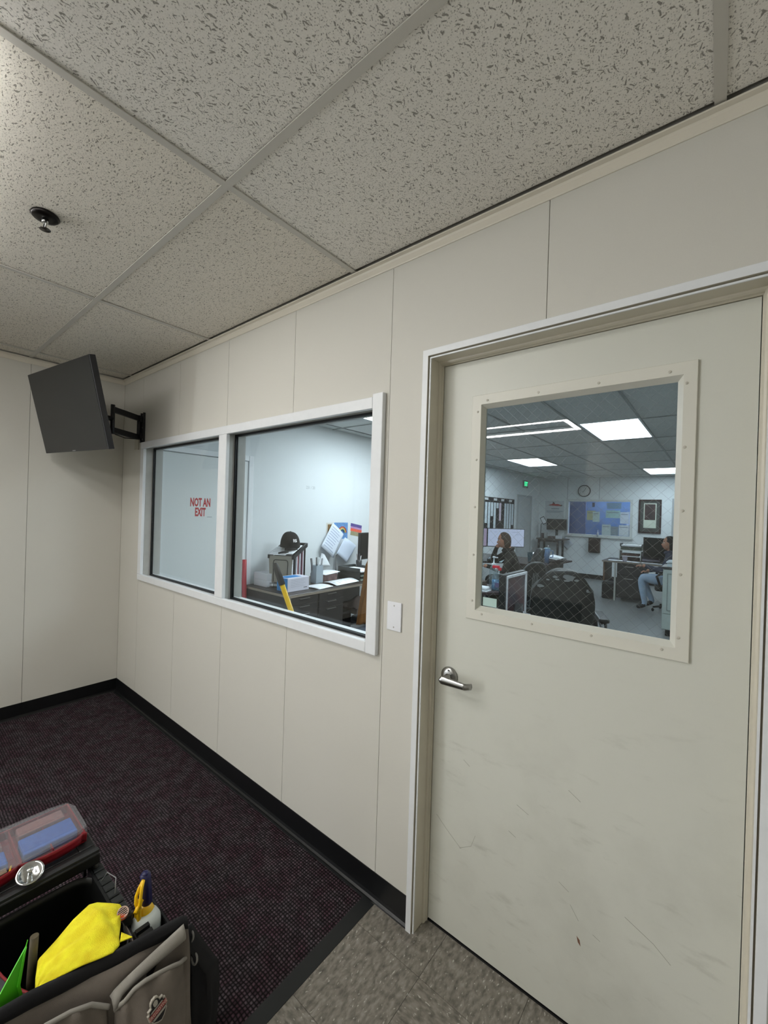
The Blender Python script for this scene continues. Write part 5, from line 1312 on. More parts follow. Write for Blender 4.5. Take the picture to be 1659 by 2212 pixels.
# ---- office chairs
def office_chair(label, loc, rz, seat_z=.47, back_top=1.05, bw=.50, wornpatch=False, mesh_back=False, arms=True, name='office_chair'):
    t = thing(name, label, 'chair', loc, rz)       # sitter faces +x, back at -x
    m = mat('worn black leather', (20, 23, 23), .5, var=.12, vs=10, bump=.15, bs=40)
    b = B(); b.bbox(-.24, .26, -.25, .25, seat_z - .07, seat_z + .03, .035, 3); link('seat', b, m, t)
    b = B()
    def bk(u, v):
        s = (u - .5) * 2; z0 = seat_z + .02
        hw = bw / 2 * (1 - .10 * (1 - v)); top = back_top - .17 * (abs(s) ** 3.2) * (v > .0) * v
        z = z0 + (top - z0) * v
        return Vector((-.24 - .09 * v + .07 * s * s * .9, hw * s * (1 - .10 * v ** 6), z))
    if mesh_back:
        pts = [bk(i / 20, 1) for i in range(21)]; ring = [bk(0, v / 8) for v in range(9)] + pts[1:] + [bk(1, 1 - v / 8) for v in range(1, 9)] + [bk(1 - i / 20, 0) for i in range(1, 20)]
        b.tube(ring, .014, 8, closed=True); link('back_frame', b, mat('grey back frame', (60, 63, 64), .3), t)
        b = B(); b.grid(bk, 16, 14, th=.003); link('back_mesh', b, glass('mesh fabric', (.42, .44, .46), .03, .2, .3, body=.35, bodycol=(.03, .032, .035)), t)
        for s in (.42, .47, .53, .58):
            b = B(); b.tube([bk(s, .05), bk(s, .78)], .004, 5); link('back_rib', b, mat('rib grey', (120, 122, 122), .4), t)
    else:
        b.grid(bk, 22, 16, th=.085); link('backrest', b, m, t)
    if wornpatch:
        rnd = random.Random(3)
        from mathutils.bvhtree import BVHTree
        bo = [c for c in children(t) if c.name.startswith('backrest')][-1]
        tree = BVHTree.FromPolygons([v.co for v in bo.data.vertices], [p.vertices[:] for p in bo.data.polygons])
        def surf(y, z): 
            h_ = tree.ray_cast(Vector((-2, y, z)), Vector((1, 0, 0))); return h_[0]
        for (s, v, r) in ((.10, .90, .022), (.20, .925, .032), (.30, .915, .015), (.42, .93, .038), (.46, .89, .020), (.64, .93, .017), (.60, .90, .014), (.75, .91, .013), (.86, .88, .024), (.12, .86, .013)):
            c = bk(s, v); n = 9
            ps = [surf(c.y + math.cos(2 * PI * k / n) * r * (.7 + .6 * rnd.random()), c.z + math.sin(2 * PI * k / n) * r * .5 * (.6 + .8 * rnd.random())) for k in range(n)]
            if any(p is None for p in ps): continue
            b = B(); b.bm.faces.new([b.bm.verts.new(p + Vector((-.002, 0, 0))) for p in ps]); bmesh.ops.solidify(b.bm, geom=b.bm.faces[:], thickness=.0015); link('worn_patch', b, mat('bare backing', (150, 154, 158), .9), t)
    if arms:
        for s in (-1, 1):
            b = B(); y = s * .285
            b.tube([(-.20, y, seat_z - .02), (-.16, y, seat_z + .20), (-.02, y * 1.04, seat_z + .245), (.18, y * 1.04, seat_z + .235), (.235, y, seat_z + .18), (.17, y, seat_z - .02)], [.018, .020, .030, .030, .020, .018], 10)
            b.bbox(-.10, .20, y * 1.04 - .035, y * 1.04 + .035, seat_z + .245, seat_z + .275, .010, 2); link('armrest', b, M_DARKPL, t)
    b = B(); b.tube([(0, 0, .12), (0, 0, seat_z - .06)], .028, 10); link('column', b, M_BLKMET, t)
    for k in range(5):
        a = k * 2 * PI / 5 + .3; e = Vector((.29 * math.cos(a), .29 * math.sin(a), .075)); b = B(); b.tube([(0, 0, .13), e], [.024, .015], 8); link('leg', b, M_BLKMET, t)
        b = B(); b.sphere((e.x, e.y, .030), .022, .022, .0295, 10, 6); link('caster', b, M_BLACK, t)
    return t
office_chair('large black leather chair with peeling white patches, nearest the door glass', (2.93, 2.02, 0), 1.92, .56, 1.19, .44, wornpatch=True)
office_chair('black curved office chair behind the person in the dark jacket', (1.50, 5.08, 0), PI + .50, .45, 1.06, .46, arms=False)
office_chair('dark see-through mesh chair in front of the seated person', (1.98, 3.75, 0), 2.5, .45, 1.02, .40, mesh_back=True, arms=False)
office_chair('office chair under the person at the right desk', (3.30, 7.20, 0), PI + .10, .44, .86, .44)

# ---- near desk with cleaning bottles, and the white framed monitor
M_DKTOP = mat('near desk top', (70, 58, 58), .35, var=.1, vs=6, stretch=(1, 9, 1))
t = thing('office_desk', 'brown desk with the blue spray bottle, lower left of the door glass', 'desk', (1.7, 3.0, 0))
b = B(); b.prism([(1.10, 2.66), (1.98, 2.70), (2.10, 2.86), (2.16, 3.02), (2.16, 3.25), (1.10, 3.25)], .722, .75); link('desktop', b, M_DKTOP, t, True)
b = B(); b.box(1.95, 2.12, 2.90, 3.20, .0, .722); b.box(1.15, 1.95, 2.76, 2.79, .05, .722); link('side_panel', b, mat('olive brown panel', (70, 62, 50), .6), t, True)
link('pedestal', bx(1.15, 1.6, 2.80, 3.2, .0, .722), mat('olive brown panel', (70, 62, 50), .6), t, True)
t = thing('office_desk', 'desk with the white framed monitor, just behind the door', 'desk', (2.5, 1.95, 0))
b = B(); b.bbox(2.22, 2.80, 1.75, 2.36, .672, .702, .004); link('desktop', b, M_DKTOP, t, True)
for x, y in ((2.25, 1.79), (2.77, 1.79), (2.25, 2.32), (2.77, 2.32)): link('leg', bx(x - .02, x + .02, y - .02, y + .02, 0, .672), M_BLKMET, t, True)
def rednoise():
    m = mat('reddish dark screen', (112, 74, 76), .3, rgb2=(76, 70, 82), vs=5)
    return m
mc = Vector((2.575, 2.08, .900)); 
t = thing('monitor', 'white framed monitor with dim reddish screen beside the peeling chair', 'monitor', tuple(mc), -.02)
w, h = .41, .36
b = B(); b.bbox(-.055, -.006, -w / 2 - .035, w / 2 + .004, -h / 2, h / 2 + .010, .006); link('rear_case', b, M_DARKPL, t)
b = B(); f_ = .020
b.box(-.006, .004, -w / 2, w / 2, h / 2 - f_, h / 2); b.box(-.006, .004, -w / 2, w / 2, -h / 2, -h / 2 + f_); b.box(-.006, .004, -w / 2, -w / 2 + .012, -h / 2 + f_, h / 2 - f_); b.box(-.006, .004, w / 2 - .036, w / 2, -h / 2 + f_, h / 2 - f_)
link('bezel', b, mat('white bezel', (236, 238, 244), .4), t)
link('screen', bx(-.005, -.001, -w / 2 + .012, w / 2 - .036, -h / 2 + f_, h / 2 - f_), rednoise(), t)
b = B(); b.box(-.10, -.055, -.03, .03, .702 + .012 - mc.z, 0); b.bbox(-.15, .05, -.10, .10, .7025 - mc.z, .714 - mc.z, .003); link('stand', b, M_DARKPL, t)
# blue spray cleaner
t = thing('spray_cleaner', 'clear spray bottle of blue cleaner with red trigger on the brown desk', 'spray bottle', (2.02, 2.93, .75))
b = B(); b.lathe([(.0, .001), (.048, .001), (.050, .02), (.050, .125), (.046, .155), (.030, .185), (.018, .215), (.016, .225), (0, .225)], at=(2.02, 2.93, .75), n=24, cap=False, sy=.75); link('bottle', b, glass('clear bottle', (.82, .88, .90), .08, .5, .05, body=.10, bodycol=(.6, .7, .72)), t, True)
b = B(); b.lathe([(.0, .003), (.046, .003), (.0475, .02), (.0475, .118), (0, .118)], at=(2.02, 2.93, .75), n=24, cap=False, sy=.72); link('blue_liquid', b, mat('blue cleaner', (24, 106, 150), .15), t, True)
label_quad('label', (2.046, 2.895, .815), (.8, .58, 0), (0, 0, 1), .05, .05, mat('cleaner label', (96, 92, 132), .5), t)
b = B(); b.bbox(1.975, 2.055, 2.915, 2.945, .985, 1.018, .008); b.bbox(2.04, 2.075, 2.918, 2.942, .968, 1.0, .006); link('trigger', b, mat('red trigger', (200, 24, 48), .4), t, True)
b = B(); b.tube([(2.02, 2.93, .975), (2.02, 2.93, .992)], .018, 12); b.box(2.045, 2.052, 2.922, 2.938, .93, .97); link('neck', b, mat('white neck', (196, 204, 206), .5), t, True)
# hand pump bottle behind
t = thing('pump_bottle', 'clear sanitizer pump bottle behind the blue cleaner', 'pump bottle', (1.93, 3.06, .75))
b = B(); b.lathe([(0, .001), (.044, .001), (.046, .05), (.046, .19), (.034, .235), (.020, .245), (0, .245)], at=(1.93, 3.06, .75), n=20, cap=False); link('bottle', b, glass('clear bottle', (.82, .88, .90), .08, .5, .05, body=.10, bodycol=(.6, .7, .72)), t, True)
b = B(); b.lathe([(0, .245), (.024, .245), (.024, .27), (.008, .28), (.007, .33), (.016, .335), (.014, .35), (0, .35)], at=(1.93, 3.06, .75), n=14, cap=False); b.box(1.925, 1.975, 3.054, 3.066, 1.084, 1.096); link('pump', b, mat('white pump', (206, 214, 218), .4), t, True)
b = B(); b.bbox(1.84, 2.0, 2.74, 2.86, .7505, .762, .003); b.bbox(1.85, 1.99, 2.75, 2.85, .763, .80, .015, 3); solo('tissue_pack', b, M_PAPER, 'white crumpled tissue pack left of the blue cleaner', 'tissues')
b = B(); b.bbox(1.72, 1.86, 2.86, 3.06, .7505, .82, .006); solo('desk_caddy', b, mat('brown clutter', (86, 70, 60), .7, var=.4, vs=30), 'small brown box at the left end of the brown desk', 'box')
b = B()
for k in range(4): b.tube([(1.99 + .012 * k, 3.02, .752), (2.06 + .012 * k, 3.12, .752 + .008 * k + .01)], .003, 5)
b.box(2.02, 2.12, 2.98, 3.16, .7515, .757); solo('notepad', b, mat('grey pad', (130, 132, 140), .7), 'grey notepad with pens right of the blue cleaner', 'notepad')

# ---- person's desk, monitors, tumbler, papers
t = thing('office_desk', 'dark L-shaped desk in front of the person in the dark jacket', 'desk', (1.2, 6.0, 0))
b = B(); b.prism([(.02, 5.30), (.62, 5.30), (1.0, 5.62), (1.64, 5.62), (1.76, 6.94), (1.15, 6.94), (.9, 6.75), (.02, 6.75)], .722, .75); link('desktop', b, mat('brown desk top', (66, 54, 52), .25, var=.1, vs=5), t, True)
link('front_panel', bx(1.02, 1.60, 5.66, 5.68, .04, .722), M_CHARF, t, True)
link('end_panel', bx(1.60, 1.62, 5.66, 6.88, .0, .722), M_CHARF, t, True); link('end_panel', bx(.04, .06, 5.32, 6.7, .0, .722), M_CHARF, t, True)
M_LIT = emitter('lit screen', (.66, .76, 1.0), 0.34)
M_LIT2 = emitter('lit screen pink', (.60, .52, .72), 0.26)
mo = monitor('monitor', 'large lit monitor behind the head of the seated person', (.875, 5.935, 1.150), -.86 , .68, .335, M_DARKPL, M_LIT, base_z=.752, bez=.010)
for (y, z, w_) in ((-.22, .10, .06), (.0, .12, .05), (.1, .10, .12), (-.10, .05, .03), (.18, .06, .08)):
    b = B(); b.box(.0016, .0022, y, y + w_, z, z + .006); link('screen_line', b, emitter('screen grey', (.40, .48, .66), .3), mo)
monitor('monitor', 'second lit monitor cut by the left edge of the door glass', (.53, 5.48, 1.155), -.62, .40, .34, M_DARKPL, M_LIT2, base_z=.752, bez=.012)
b = B(); b.bbox(.72, .95, 5.50, 5.72, .7505, .79, .006); solo('keyboard', b, M_DARKPL, 'dark keyboard under the large lit monitor', 'keyboard')
b = B(); b.grid(lambda u, v: Vector((.78 + .25 * u, 5.40 + .18 * v, .79 + .03 * math.sin(5 * u + 3 * v))), 12, 8, th=.006); solo('crumpled_cloth', b, mat('pale blue grey cloth', (160, 178, 186), .8, var=.1), 'pale crumpled wrap on the desk left of the seated person', 'cloth')
t = thing('tumbler', 'tall blue tumbler with a straw on the dark desk', 'tumbler', (1.555, 6.10, .75))
M_TUM = mat('powder blue', (92, 122, 160), .4)
b = B(); b.lathe([(0, .001), (.038, .001), (.040, .10), (.050, .13), (.052, .245), (0, .245)], at=(1.555, 6.10, .75), n=24, cap=False); link('cup', b, M_TUM, t, True)
b = B(); b.lathe([(0, .2455), (.053, .2455), (.052, .262), (0, .264)], at=(1.555, 6.10, .75), n=24, cap=False); link('lid', b, mat('pale blue lid', (150, 186, 206), .3), t, True)
b = B(); b.tube([(1.57, 6.11, 1.012), (1.575, 6.11, 1.06)], .008, 8); link('straw', b, mat('straw', (186, 184, 190), .4), t, True)
b = B(); b.tube([(1.60, 6.13, .97), (1.64, 6.16, .96), (1.64, 6.16, .86), (1.60, 6.13, .85)], .009, 8); link('handle', b, M_TUM, t, True)
t = thing('tablet', 'glowing tablet on a stand left of the blue tumbler', 'tablet', (1.30, 6.0, .75))
b = B(); b.bbox(-.004, .004, -.07, .07, 0.0, .17, .003); b.bm.transform(Matrix.Translation((1.33, 5.98, .757)) @ Euler((0, -.15, -.5)).to_matrix().to_4x4()); link('slab', b, mat('teal tablet', (52, 78, 88), .3), t, True)
b = B(); b.box(-.001, .007, .045, .07, .01, .165); b.bm.transform(Matrix.Translation((1.335, 5.977, .757)) @ Euler((0, -.15, -.5)).to_matrix().to_4x4()); link('edge_glow', b, emitter('tablet glow', (.85, .92, 1), .8), t, True)
b = B(); b.bbox(1.29, 1.35, 5.94, 6.02, .7505, .757, .002); link('base', b, M_BLACK, t, True)
for k, (x, y) in enumerate(((1.42, 6.12), (1.46, 6.16), (1.47, 6.07))):
    b = B(); b.lathe([(0, .001), (.022, .001), (.024, .12 + .02 * k), (.012, .15 + .02 * k), (.010, .17 + .02 * k), (0, .17 + .02 * k)], at=(x, y, .75), n=12, cap=False)
    solo('small_bottle', b, mat('muted bottle %d' % k, ((110, 104, 92), (150, 152, 146), (96, 90, 84))[k], .5), ['dull brown small bottle left of the blue tumbler', 'tallish grey small bottle left of the blue tumbler', 'dark small bottle nearest the blue tumbler'][k], 'bottle', 'small bottles beside the blue tumbler')
t = thing('wire_tray', 'black wire letter tray under a heap of white papers', 'letter tray', (1.70, 6.4, .75))
b = B()
for z in (.755, .80): b.tube([(1.56, 6.22, z), (1.745, 6.22, z), (1.745, 6.62, z), (1.56, 6.62, z)], .004, 5, closed=True)
for i in range(9): y = 6.22 + .05 * i; b.tube([(1.56, y, .756), (1.745, y, .756), (1.745, y, .80)], .0025, 4)
link('wires', b, M_BLKMET, t, True)
for k in range(4):
    sheet('paper_sheet', ['lowest sheet', 'second sheet', 'third sheet', 'top sheet'][k] + ' of the fanned white heap in the wire tray', [(1.44 + .03 * k, 6.12 + .02 * k, .812 + .006 * k), (1.72, 6.10 + .05 * k, .815 + .006 * k), (1.72 - .04 * k, 6.60, .82 + .006 * k), (1.48, 6.58 - .04 * k, .82 + .006 * k)], M_PAPER, bow=.03, group='white papers in the wire tray')

# ---- time card rack on the west wall
t = thing('paper_rack', 'dark wall rack of long paper strips, left side of the door glass', 'wall rack', (0.02, 7.6, 1.55))
b = B(); b.bbox(.001, .022, 6.55, 8.45, 1.19, 1.945, .003); link('board', b, mat('dark rack board', (38, 34, 34), .7), t, True)
for y in (6.9, 7.35, 7.75, 8.2): label_quad('name_card', (.0235, y, 1.90), (0, 1, 0), (0, 0, 1), .17, .05, mat('card white', (196, 200, 202), .7), t)
rr = random.Random(5)
for k in range(13):
    y = 6.60 + .145 * k; hgt = (.62, .60, .45, .62, .30, .58, .12, .40, .0, .66, .66, .60, .5)[k]
    if hgt < .05: continue
    label_quad('paper_strip', (.0245 + .001 * (k % 2), y, 1.83 - hgt / 2), (0, 1, 0), (0, 0, 1), .11, hgt, mat('strip pink' if k == 7 else 'strip white', (206, 190, 204) if k == 7 else (196, 206, 212), .8), t)
# exit sign
t = thing('exit_sign', 'small green lit exit sign high on the left office wall', 'sign', (0.03, 9.15, 2.36))
b = B(); b.bbox(.001, .03, 9.0, 9.32, 2.27, 2.46, .004); link('housing', b, mat('sign housing', (120, 128, 126), .6), t, True)
text_mesh('lettering', 'EXIT', 0.15, emitter('exit green', (.05, .80, .32), .9), t, frame_matrix((.0325, 9.16, 2.365), (0, 1, 0), (0, 0, 1)), ext=.001, sx=.72, off=.004)
# door 3 further down that wall
d3 = bpy.data.objects.new('door_3', None); COL.objects.link(d3); d3.location = (0, 9.05, 0); d3['kind'] = 'structure'
b = B(); b.bbox(.002, .016, 8.72, 9.58, .01, 2.02, .002, 1); link('door_leaf', b, mat('grey door', (178, 182, 184), .5), d3, True)
b = B(); b.box(.001, .03, 8.66, 8.715, 0, 2.08); b.box(.001, .03, 9.585, 9.64, 0, 2.08); b.box(.001, .03, 8.715, 9.585, 2.025, 2.08); link('door_frame', b, mat('grey door frame', (164, 168, 170), .5), d3, True)

# ---- far wall: window 2, clock, posters, frame
w2 = bpy.data.objects.new('window_2', None); COL.objects.link(w2); w2.location = (1.48, YF, 1.1); w2['kind'] = 'structure'
b = B()
for a_ in ((.715, .775, 1.07, 2.035), (2.19, 2.25, 1.07, 2.035), (.775, 2.19, 1.975, 2.035), (.775, 2.19, 1.07, 1.13)): b.bbox(a_[0], a_[1], YF - .02, YF, a_[2], a_[3], .004, 1)
link('window_frame', b, mat('far window frame', (196, 200, 198), .5), w2, True)
link('window_sill', bx(.70, 2.27, YF - .05, YF - .021, 1.06, 1.085), mat('far window frame', (196, 200, 198), .5), w2, True)
link('pane', bx(.776, 2.189, YF + .02, YF + .025, 1.131, 1.974), glass('far pane', (.85, .88, .95), .04, .4), w2, True)
# the blue lit room beyond
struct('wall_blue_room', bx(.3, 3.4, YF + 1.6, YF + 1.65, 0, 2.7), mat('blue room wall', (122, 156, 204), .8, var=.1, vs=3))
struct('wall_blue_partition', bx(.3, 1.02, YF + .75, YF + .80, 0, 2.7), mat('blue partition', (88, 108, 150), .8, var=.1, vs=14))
struct('floor_blue_room', bx(.3, 3.4, YF + .1, YF + 1.6, -.05, 0), mat('blue room floor', (80, 84, 100), .7))
struct('ceiling_blue_room', bx(.3, 3.4, YF + .1, YF + 1.6, 2.7, 2.75), mat('blue room ceiling', (150, 160, 190), .8))
t = thing('ceiling_light', 'light panel in the blue room beyond the far window, out of sight', 'ceiling light', (1.9, YF + .8, 2.69))
link('diffuser', bx(1.3, 2.5, YF + .45, YF + 1.15, 2.68, 2.69), emitter('blue room glow', (.82, .94, 1.0), 4.6), t, True)
for i, (x0, x1, z0, z1, c, lab) in enumerate(((1.22, 1.42, 1.50, 1.74, (168, 172, 140), 'olive tinted notice'), (1.36, 1.52, 1.46, 1.72, (176, 196, 194), 'pale notice beside the olive one'), (1.66, 1.98, 1.57, 1.76, (158, 190, 190), 'pale green wide notice'), (1.98, 2.17, 1.44, 1.72, (196, 206, 220), 'white notice at upper right'),
        (1.58, 1.78, 1.135, 1.40, (176, 190, 192), 'white notice at bottom centre'), (1.78, 1.95, 1.14, 1.36, (128, 142, 152), 'grey notice at bottom centre'), (1.96, 2.18, 1.14, 1.40, (196, 204, 210), 'white notice with print at bottom right'), (1.34, 1.40, 1.84, 1.95, (70, 74, 96), 'small dark square notice'), (1.68, 2.00, 1.80, 1.95, (120, 150, 178), 'blue green notice at top right'))):
    t = thing('notice', lab + ' on the far window', 'notice', ((x0 + x1) / 2, YF + .01, (z0 + z1) / 2), group='notices on the far window')
    link('sheet', bx(x0, x1, YF + .0145 - .0008 * i, YF + .0150 - .0008 * i, z0, z1), mat('notice %d' % i, c, .8, var=.08, vs=20), t, True)
    if z1 - z0 > .15: link('print', bx(x0 + .02, x1 - .03, YF + .0138 - .0008 * i, YF + .0144 - .0008 * i, z1 - .06, z1 - .045), M_INK, t, True)
t = thing('soap_bottle', 'small white pump bottle on the far window ledge', 'pump bottle', (1.50, YF - .035, 1.085))
b = B(); b.lathe([(0, .0), (.022, 0), (.022, .10), (.008, .12), (.006, .17), (0, .17)], at=(1.50, YF - .036, 1.0855), n=12, cap=False); link('body', b, mat('white bottle', (196, 206, 220), .5), t, True)
b = B(); b.sphere((.80, YF - .036, 1.105), .05, .012, .02, 10, 6); solo('tissue_wad', b, mat('pinkish tissue', (220, 210, 222), .9), 'crumpled pale tissue on the far window ledge', 'tissue')
t = thing('wall_clock', 'round white wall clock with a dark rim on the far wall', 'clock', (1.145, YF - .02, 2.25))
R_ = Matrix.Translation((1.145, YF - .001, 2.25))
b = B(); b.lathe([(.130, .0), (.152, .0), (.154, .018), (.146, .030), (.132, .026)], at=(1.145, YF - .001, 2.25), axis=(0, -1, 0), n=40, cap=False); link('rim', b, mat('clock rim', (40, 40, 44), .4), t, True)
b = B(); b.lathe([(0, .012), (.140, .012)], at=(1.145, YF - .001, 2.25), axis=(0, -1, 0), n=40, cap=False); link('face', b, mat('clock face', (206, 208, 206), .5), t, True)
for k in range(12):
    a = k * PI / 6; x, z = 1.145 + .108 * math.sin(a), 2.25 + .108 * math.cos(a)
    text_mesh('numeral', str(12 if k == 0 else k), .036, M_BLACK, t, frame_matrix((x, YF - .0145, z), (1, 0, 0), (0, 0, 1)), ext=.0005)
for a, l, w_ in ((math.radians(232), .055, .005), (math.radians(28), .085, .004)):
    b = B(); b.tube([(1.145, YF - .018, 2.25), (1.145 + l * math.sin(a), YF - .018, 2.25 + l * math.cos(a))], w_, 6); link('hand', b, M_BLACK, t, True)
t = thing('race_poster', 'white poster with a small red logo on the far wall', 'poster', (.41, YF, 1.63))
link('sheet', bx(.165, .655, YF - .003, YF - .0005, 1.30, 1.985), mat('poster white', (190, 196, 198), .7), t, True)
b = B(); b.prism([(.27, 1.86), (.58, 1.845), (.60, 1.87), (.50, 1.905), (.42, 1.90), (.38, 1.93), (.34, 1.90), (.28, 1.885)], YF - .0045, YF - .0032, 'xz'); link('logo', b, mat('logo red', (156, 44, 44), .6), t, True)
b = B(); b.prism([(.20, 1.845), (.30, 1.875), (.29, 1.885)], YF - .0048, YF - .0032, 'xz'); b.prism([(.36, 1.93), (.40, 1.905), (.43, 1.915), (.37, 1.965)], YF - .0048, YF - .0032, 'xz'); b.prism([(.56, 1.84), (.61, 1.85), (.61, 1.885), (.58, 1.88)], YF - .0048, YF - .0032, 'xz'); link('logo_dark', b, mat('logo dark', (50, 50, 54), .6), t, True)
link('print', bx(.33, .53, YF - .0045, YF - .0032, 1.765, 1.785), M_INK, t, True); link('print', bx(.20, .62, YF - .0045, YF - .0032, 1.70, 1.715), M_INK, t, True); link('print', bx(.20, .58, YF - .0045, YF - .0032, 1.672, 1.682), M_INK, t, True)
t = thing('picture_frame', 'dark wooden frame with a grey mat and small dark picture on the far wall', 'framed picture', (2.60, YF, 1.63))
M_FRW = mat('dark red wood frame', (46, 26, 26), .35)
b = B()
for a_ in ((2.375, 2.405, 1.235, 2.035), (2.80, 2.83, 1.235, 2.035), (2.405, 2.80, 2.0, 2.035), (2.405, 2.80, 1.235, 1.27)): b.bbox(a_[0], a_[1], YF - .035, YF - .0005, a_[2], a_[3], .004, 1)
link('frame', b, M_FRW, t, True); link('mount', bx(2.405, 2.80, YF - .012, YF - .004, 1.27, 2.0), mat('grey mount', (72, 76, 74), .8), t, True)
link('inner_mount', bx(2.475, 2.73, YF - .014, YF - .0125, 1.36, 1.945), mat('cream mount', (196, 204, 190), .8), t, True)
link('picture', bx(2.495, 2.71, YF - .016, YF - .0145, 1.55, 1.925), mat('dim painting', (44, 38, 40), .6, rgb2=(74, 52, 52), vs=9), t, True)
link('caption_plate', bx(2.545, 2.665, YF - .014, YF - .0125, 1.305, 1.325), mat('dull plate', (58, 46, 38), .4), t, True)
b = B(); b.bbox(1.30, 1.565, YF - .10, YF - .0005, .675, 1.045, .012); t = thing('wall_dispenser', 'dark brown wall box under the far window', 'dispenser', (1.43, YF, .86)); link('case', b, mat('dark brown gloss', (42, 28, 26), .3), t, True); link('opening', bx(1.36, 1.51, YF - .104, YF - .1005, .69, .71), M_BLACK, t, True)
sheet('taped_notice', 'pale sheet taped tilted on the far wall under the window corner', [(.59, YF - .002, .865), (.775, YF - .012, .690), (.93, YF - .012, .855), (.72, YF - .002, 1.03)], mat('taped paper', (188, 196, 206), .8, var=.08, vs=30), lines=0, cat='notice')
d4 = bpy.data.objects.new('door_4', None); COL.objects.link(d4); d4.location = (3.45, YF, 0); d4['kind'] = 'structure'
b = B(); b.box(3.03, 3.09, YF - .02, YF - .0005, 0, 2.06); b.box(3.95, 4.01, YF - .02, YF - .0005, 0, 2.06); b.box(3.09, 3.95, YF - .02, YF - .0005, 2.0, 2.06); link('door_frame', b, mat('grey door frame', (164, 168, 170), .5), d4, True)
link('door_leaf', bx(3.095, 3.945, YF - .010, YF - .0005, .01, 1.998), mat('pale door', (196, 204, 204), .5), d4, True)

# ---- stand with an old monitor at the far left
t = thing('standing_desk', 'black metal stand carrying a monitor against the far wall', 'stand', (.42, 9.95, 0))
b = B(); b.bbox(.14, .84, 9.72, 10.24, .955, .99, .004); link('top', b, mat('grey brown shelf', (70, 66, 66), .5), t, True)
for x, y in ((.20, 9.76), (.68, 9.76), (.20, 10.20), (.68, 10.20)): b = B(); b.box(x - .022, x + .022, y - .022, y + .022, 0, .955); link('leg', b, M_BLKMET, t, True)
b = B(); b.box(.18, .70, 9.74, 9.78, .90, .954); link('rail', b, M_BLKMET, t, True)
monitor('monitor', 'dark monitor standing on the black metal stand', (.55, 10.05, 1.355), -PI / 2 + .08, .50, .29, mat('grey black bezel', (44, 48, 48), .5), M_SCR, base_z=.992)
for i, (x0, x1, y0, y1, z0, z1, c, nm, lab, ct) in enumerate(((.62, .76, 9.75, 9.83, .991, 1.075, (186, 190, 196), 'white_box', 'small white box on the front of the metal stand', 'box'), (.24, .31, 9.80, 9.88, .991, 1.12, (60, 48, 54), 'dark_cup', 'dark cup on the left of the metal stand', 'cup'),
        (.32, .39, 9.78, 9.86, .991, 1.14, (150, 156, 158), 'grey_cup', 'grey cup next to the dark cup on the stand', 'cup'), (.41, .60, 9.80, 9.98, .991, 1.05, (84, 70, 66), 'device_base', 'low brown device in front of the dark monitor', 'device'))):
    b = B(); b.bbox(x0, x1, y0, y1, z0, z1, .006); solo(nm, b, mat('stand item %d' % i, c, .6), lab, ct)
t = thing('copy_holder', 'white document clip board on a thin arm above the stand', 'copy holder', (.21, 9.95, .99))
b = B(); b.tube([(.17, 9.98, .992), (.17, 9.98, 1.34), (.22, 9.98, 1.40)], .008, 6); link('arm', b, M_BLKMET, t, True)
label_quad('board', (.24, 9.96, 1.45), (1, 0, .55), (-.2, 0, 1), .12, .20, mat('dark clip board', (70, 74, 74), .6), t); label_quad('paper', (.24, 9.957, 1.45), (1, 0, .55), (-.2, 0, 1), .09, .16, M_PAPER, t, th=-.002)

# ---- right desk with hutch, monitor, cabinet, bin
t = thing('office_desk', 'dark desk with brown side and pale legs at right of the door glass', 'desk', (2.75, 8.0, 0))
b = B(); b.bbox(2.13, 3.60, 7.60, 8.40, .722, .75, .004); link('desktop', b, M_WALNUT, t, True)
link('edge_trim', bx(2.13, 3.60, 7.592, 7.5995, .726, .748), M_EDGE, t, True)
link('side_panel', bx(2.145, 2.175, 7.66, 8.36, .35, .722), mat('tan wood panel', (98, 74, 56), .5, var=.1, vs=5), t, True)
link('leg', bx(2.345, 2.375, 7.605, 7.635, 0, .722), mat('pale leg', (170, 170, 164), .5), t, True); link('leg', bx(3.53, 3.56, 7.605, 7.635, 0, .722), mat('pale leg', (170, 170, 164), .5), t, True)
for z0, z1 in ((.50, .715), (.10, .49)):
    b = B(); b.bbox(2.39, 2.82, 7.62, 7.64, z0, z1, .003); dr = link('drawer', b, M_CHARF, t, True)
    link('handle', bx(2.52, 2.66, 7.605, 7.612, z1 - .06, z1 - .05), mat('drawer pull', (188, 186, 184), .3, .8), dr, True)
link('pedestal', bx(2.39, 2.82, 7.641, 8.35, .06, .722), M_CHARF, t, True)
b = B(); b.bbox(2.12, 2.335, 7.70, 8.0, .002, .31, .02); t = thing('waste_bin', 'black waste bin beside the pale desk leg', 'bin', (2.24, 7.85, 0)); link('bin', b, M_DARKPL, t, True)
b = B(); b.grid(lambda u, v: Vector((2.115 + .22 * u, 7.695 + .31 * v, .312 + .02 * math.sin(7 * u) * math.cos(5 * v))), 12, 12, th=.003); link('liner', b, mat('grey liner', (120, 122, 124), .6), t, True)
t = thing('desk_shelf', 'white desktop shelf unit with papers on the dark desk', 'shelf', (2.75, 8.25, .75))
M_WSH = mat('white shelf', (196, 198, 196), .6)
for a_ in ((2.335, 3.2, 8.10, 8.39, .930, .945), (2.335, 2.35, 8.10, 8.39, .7505, .930), (2.70, 2.715, 8.10, 8.39, .7505, .930), (3.185, 3.2, 8.10, 8.39, .7505, .930)): link('board', bx(*a_), M_WSH, t, True)
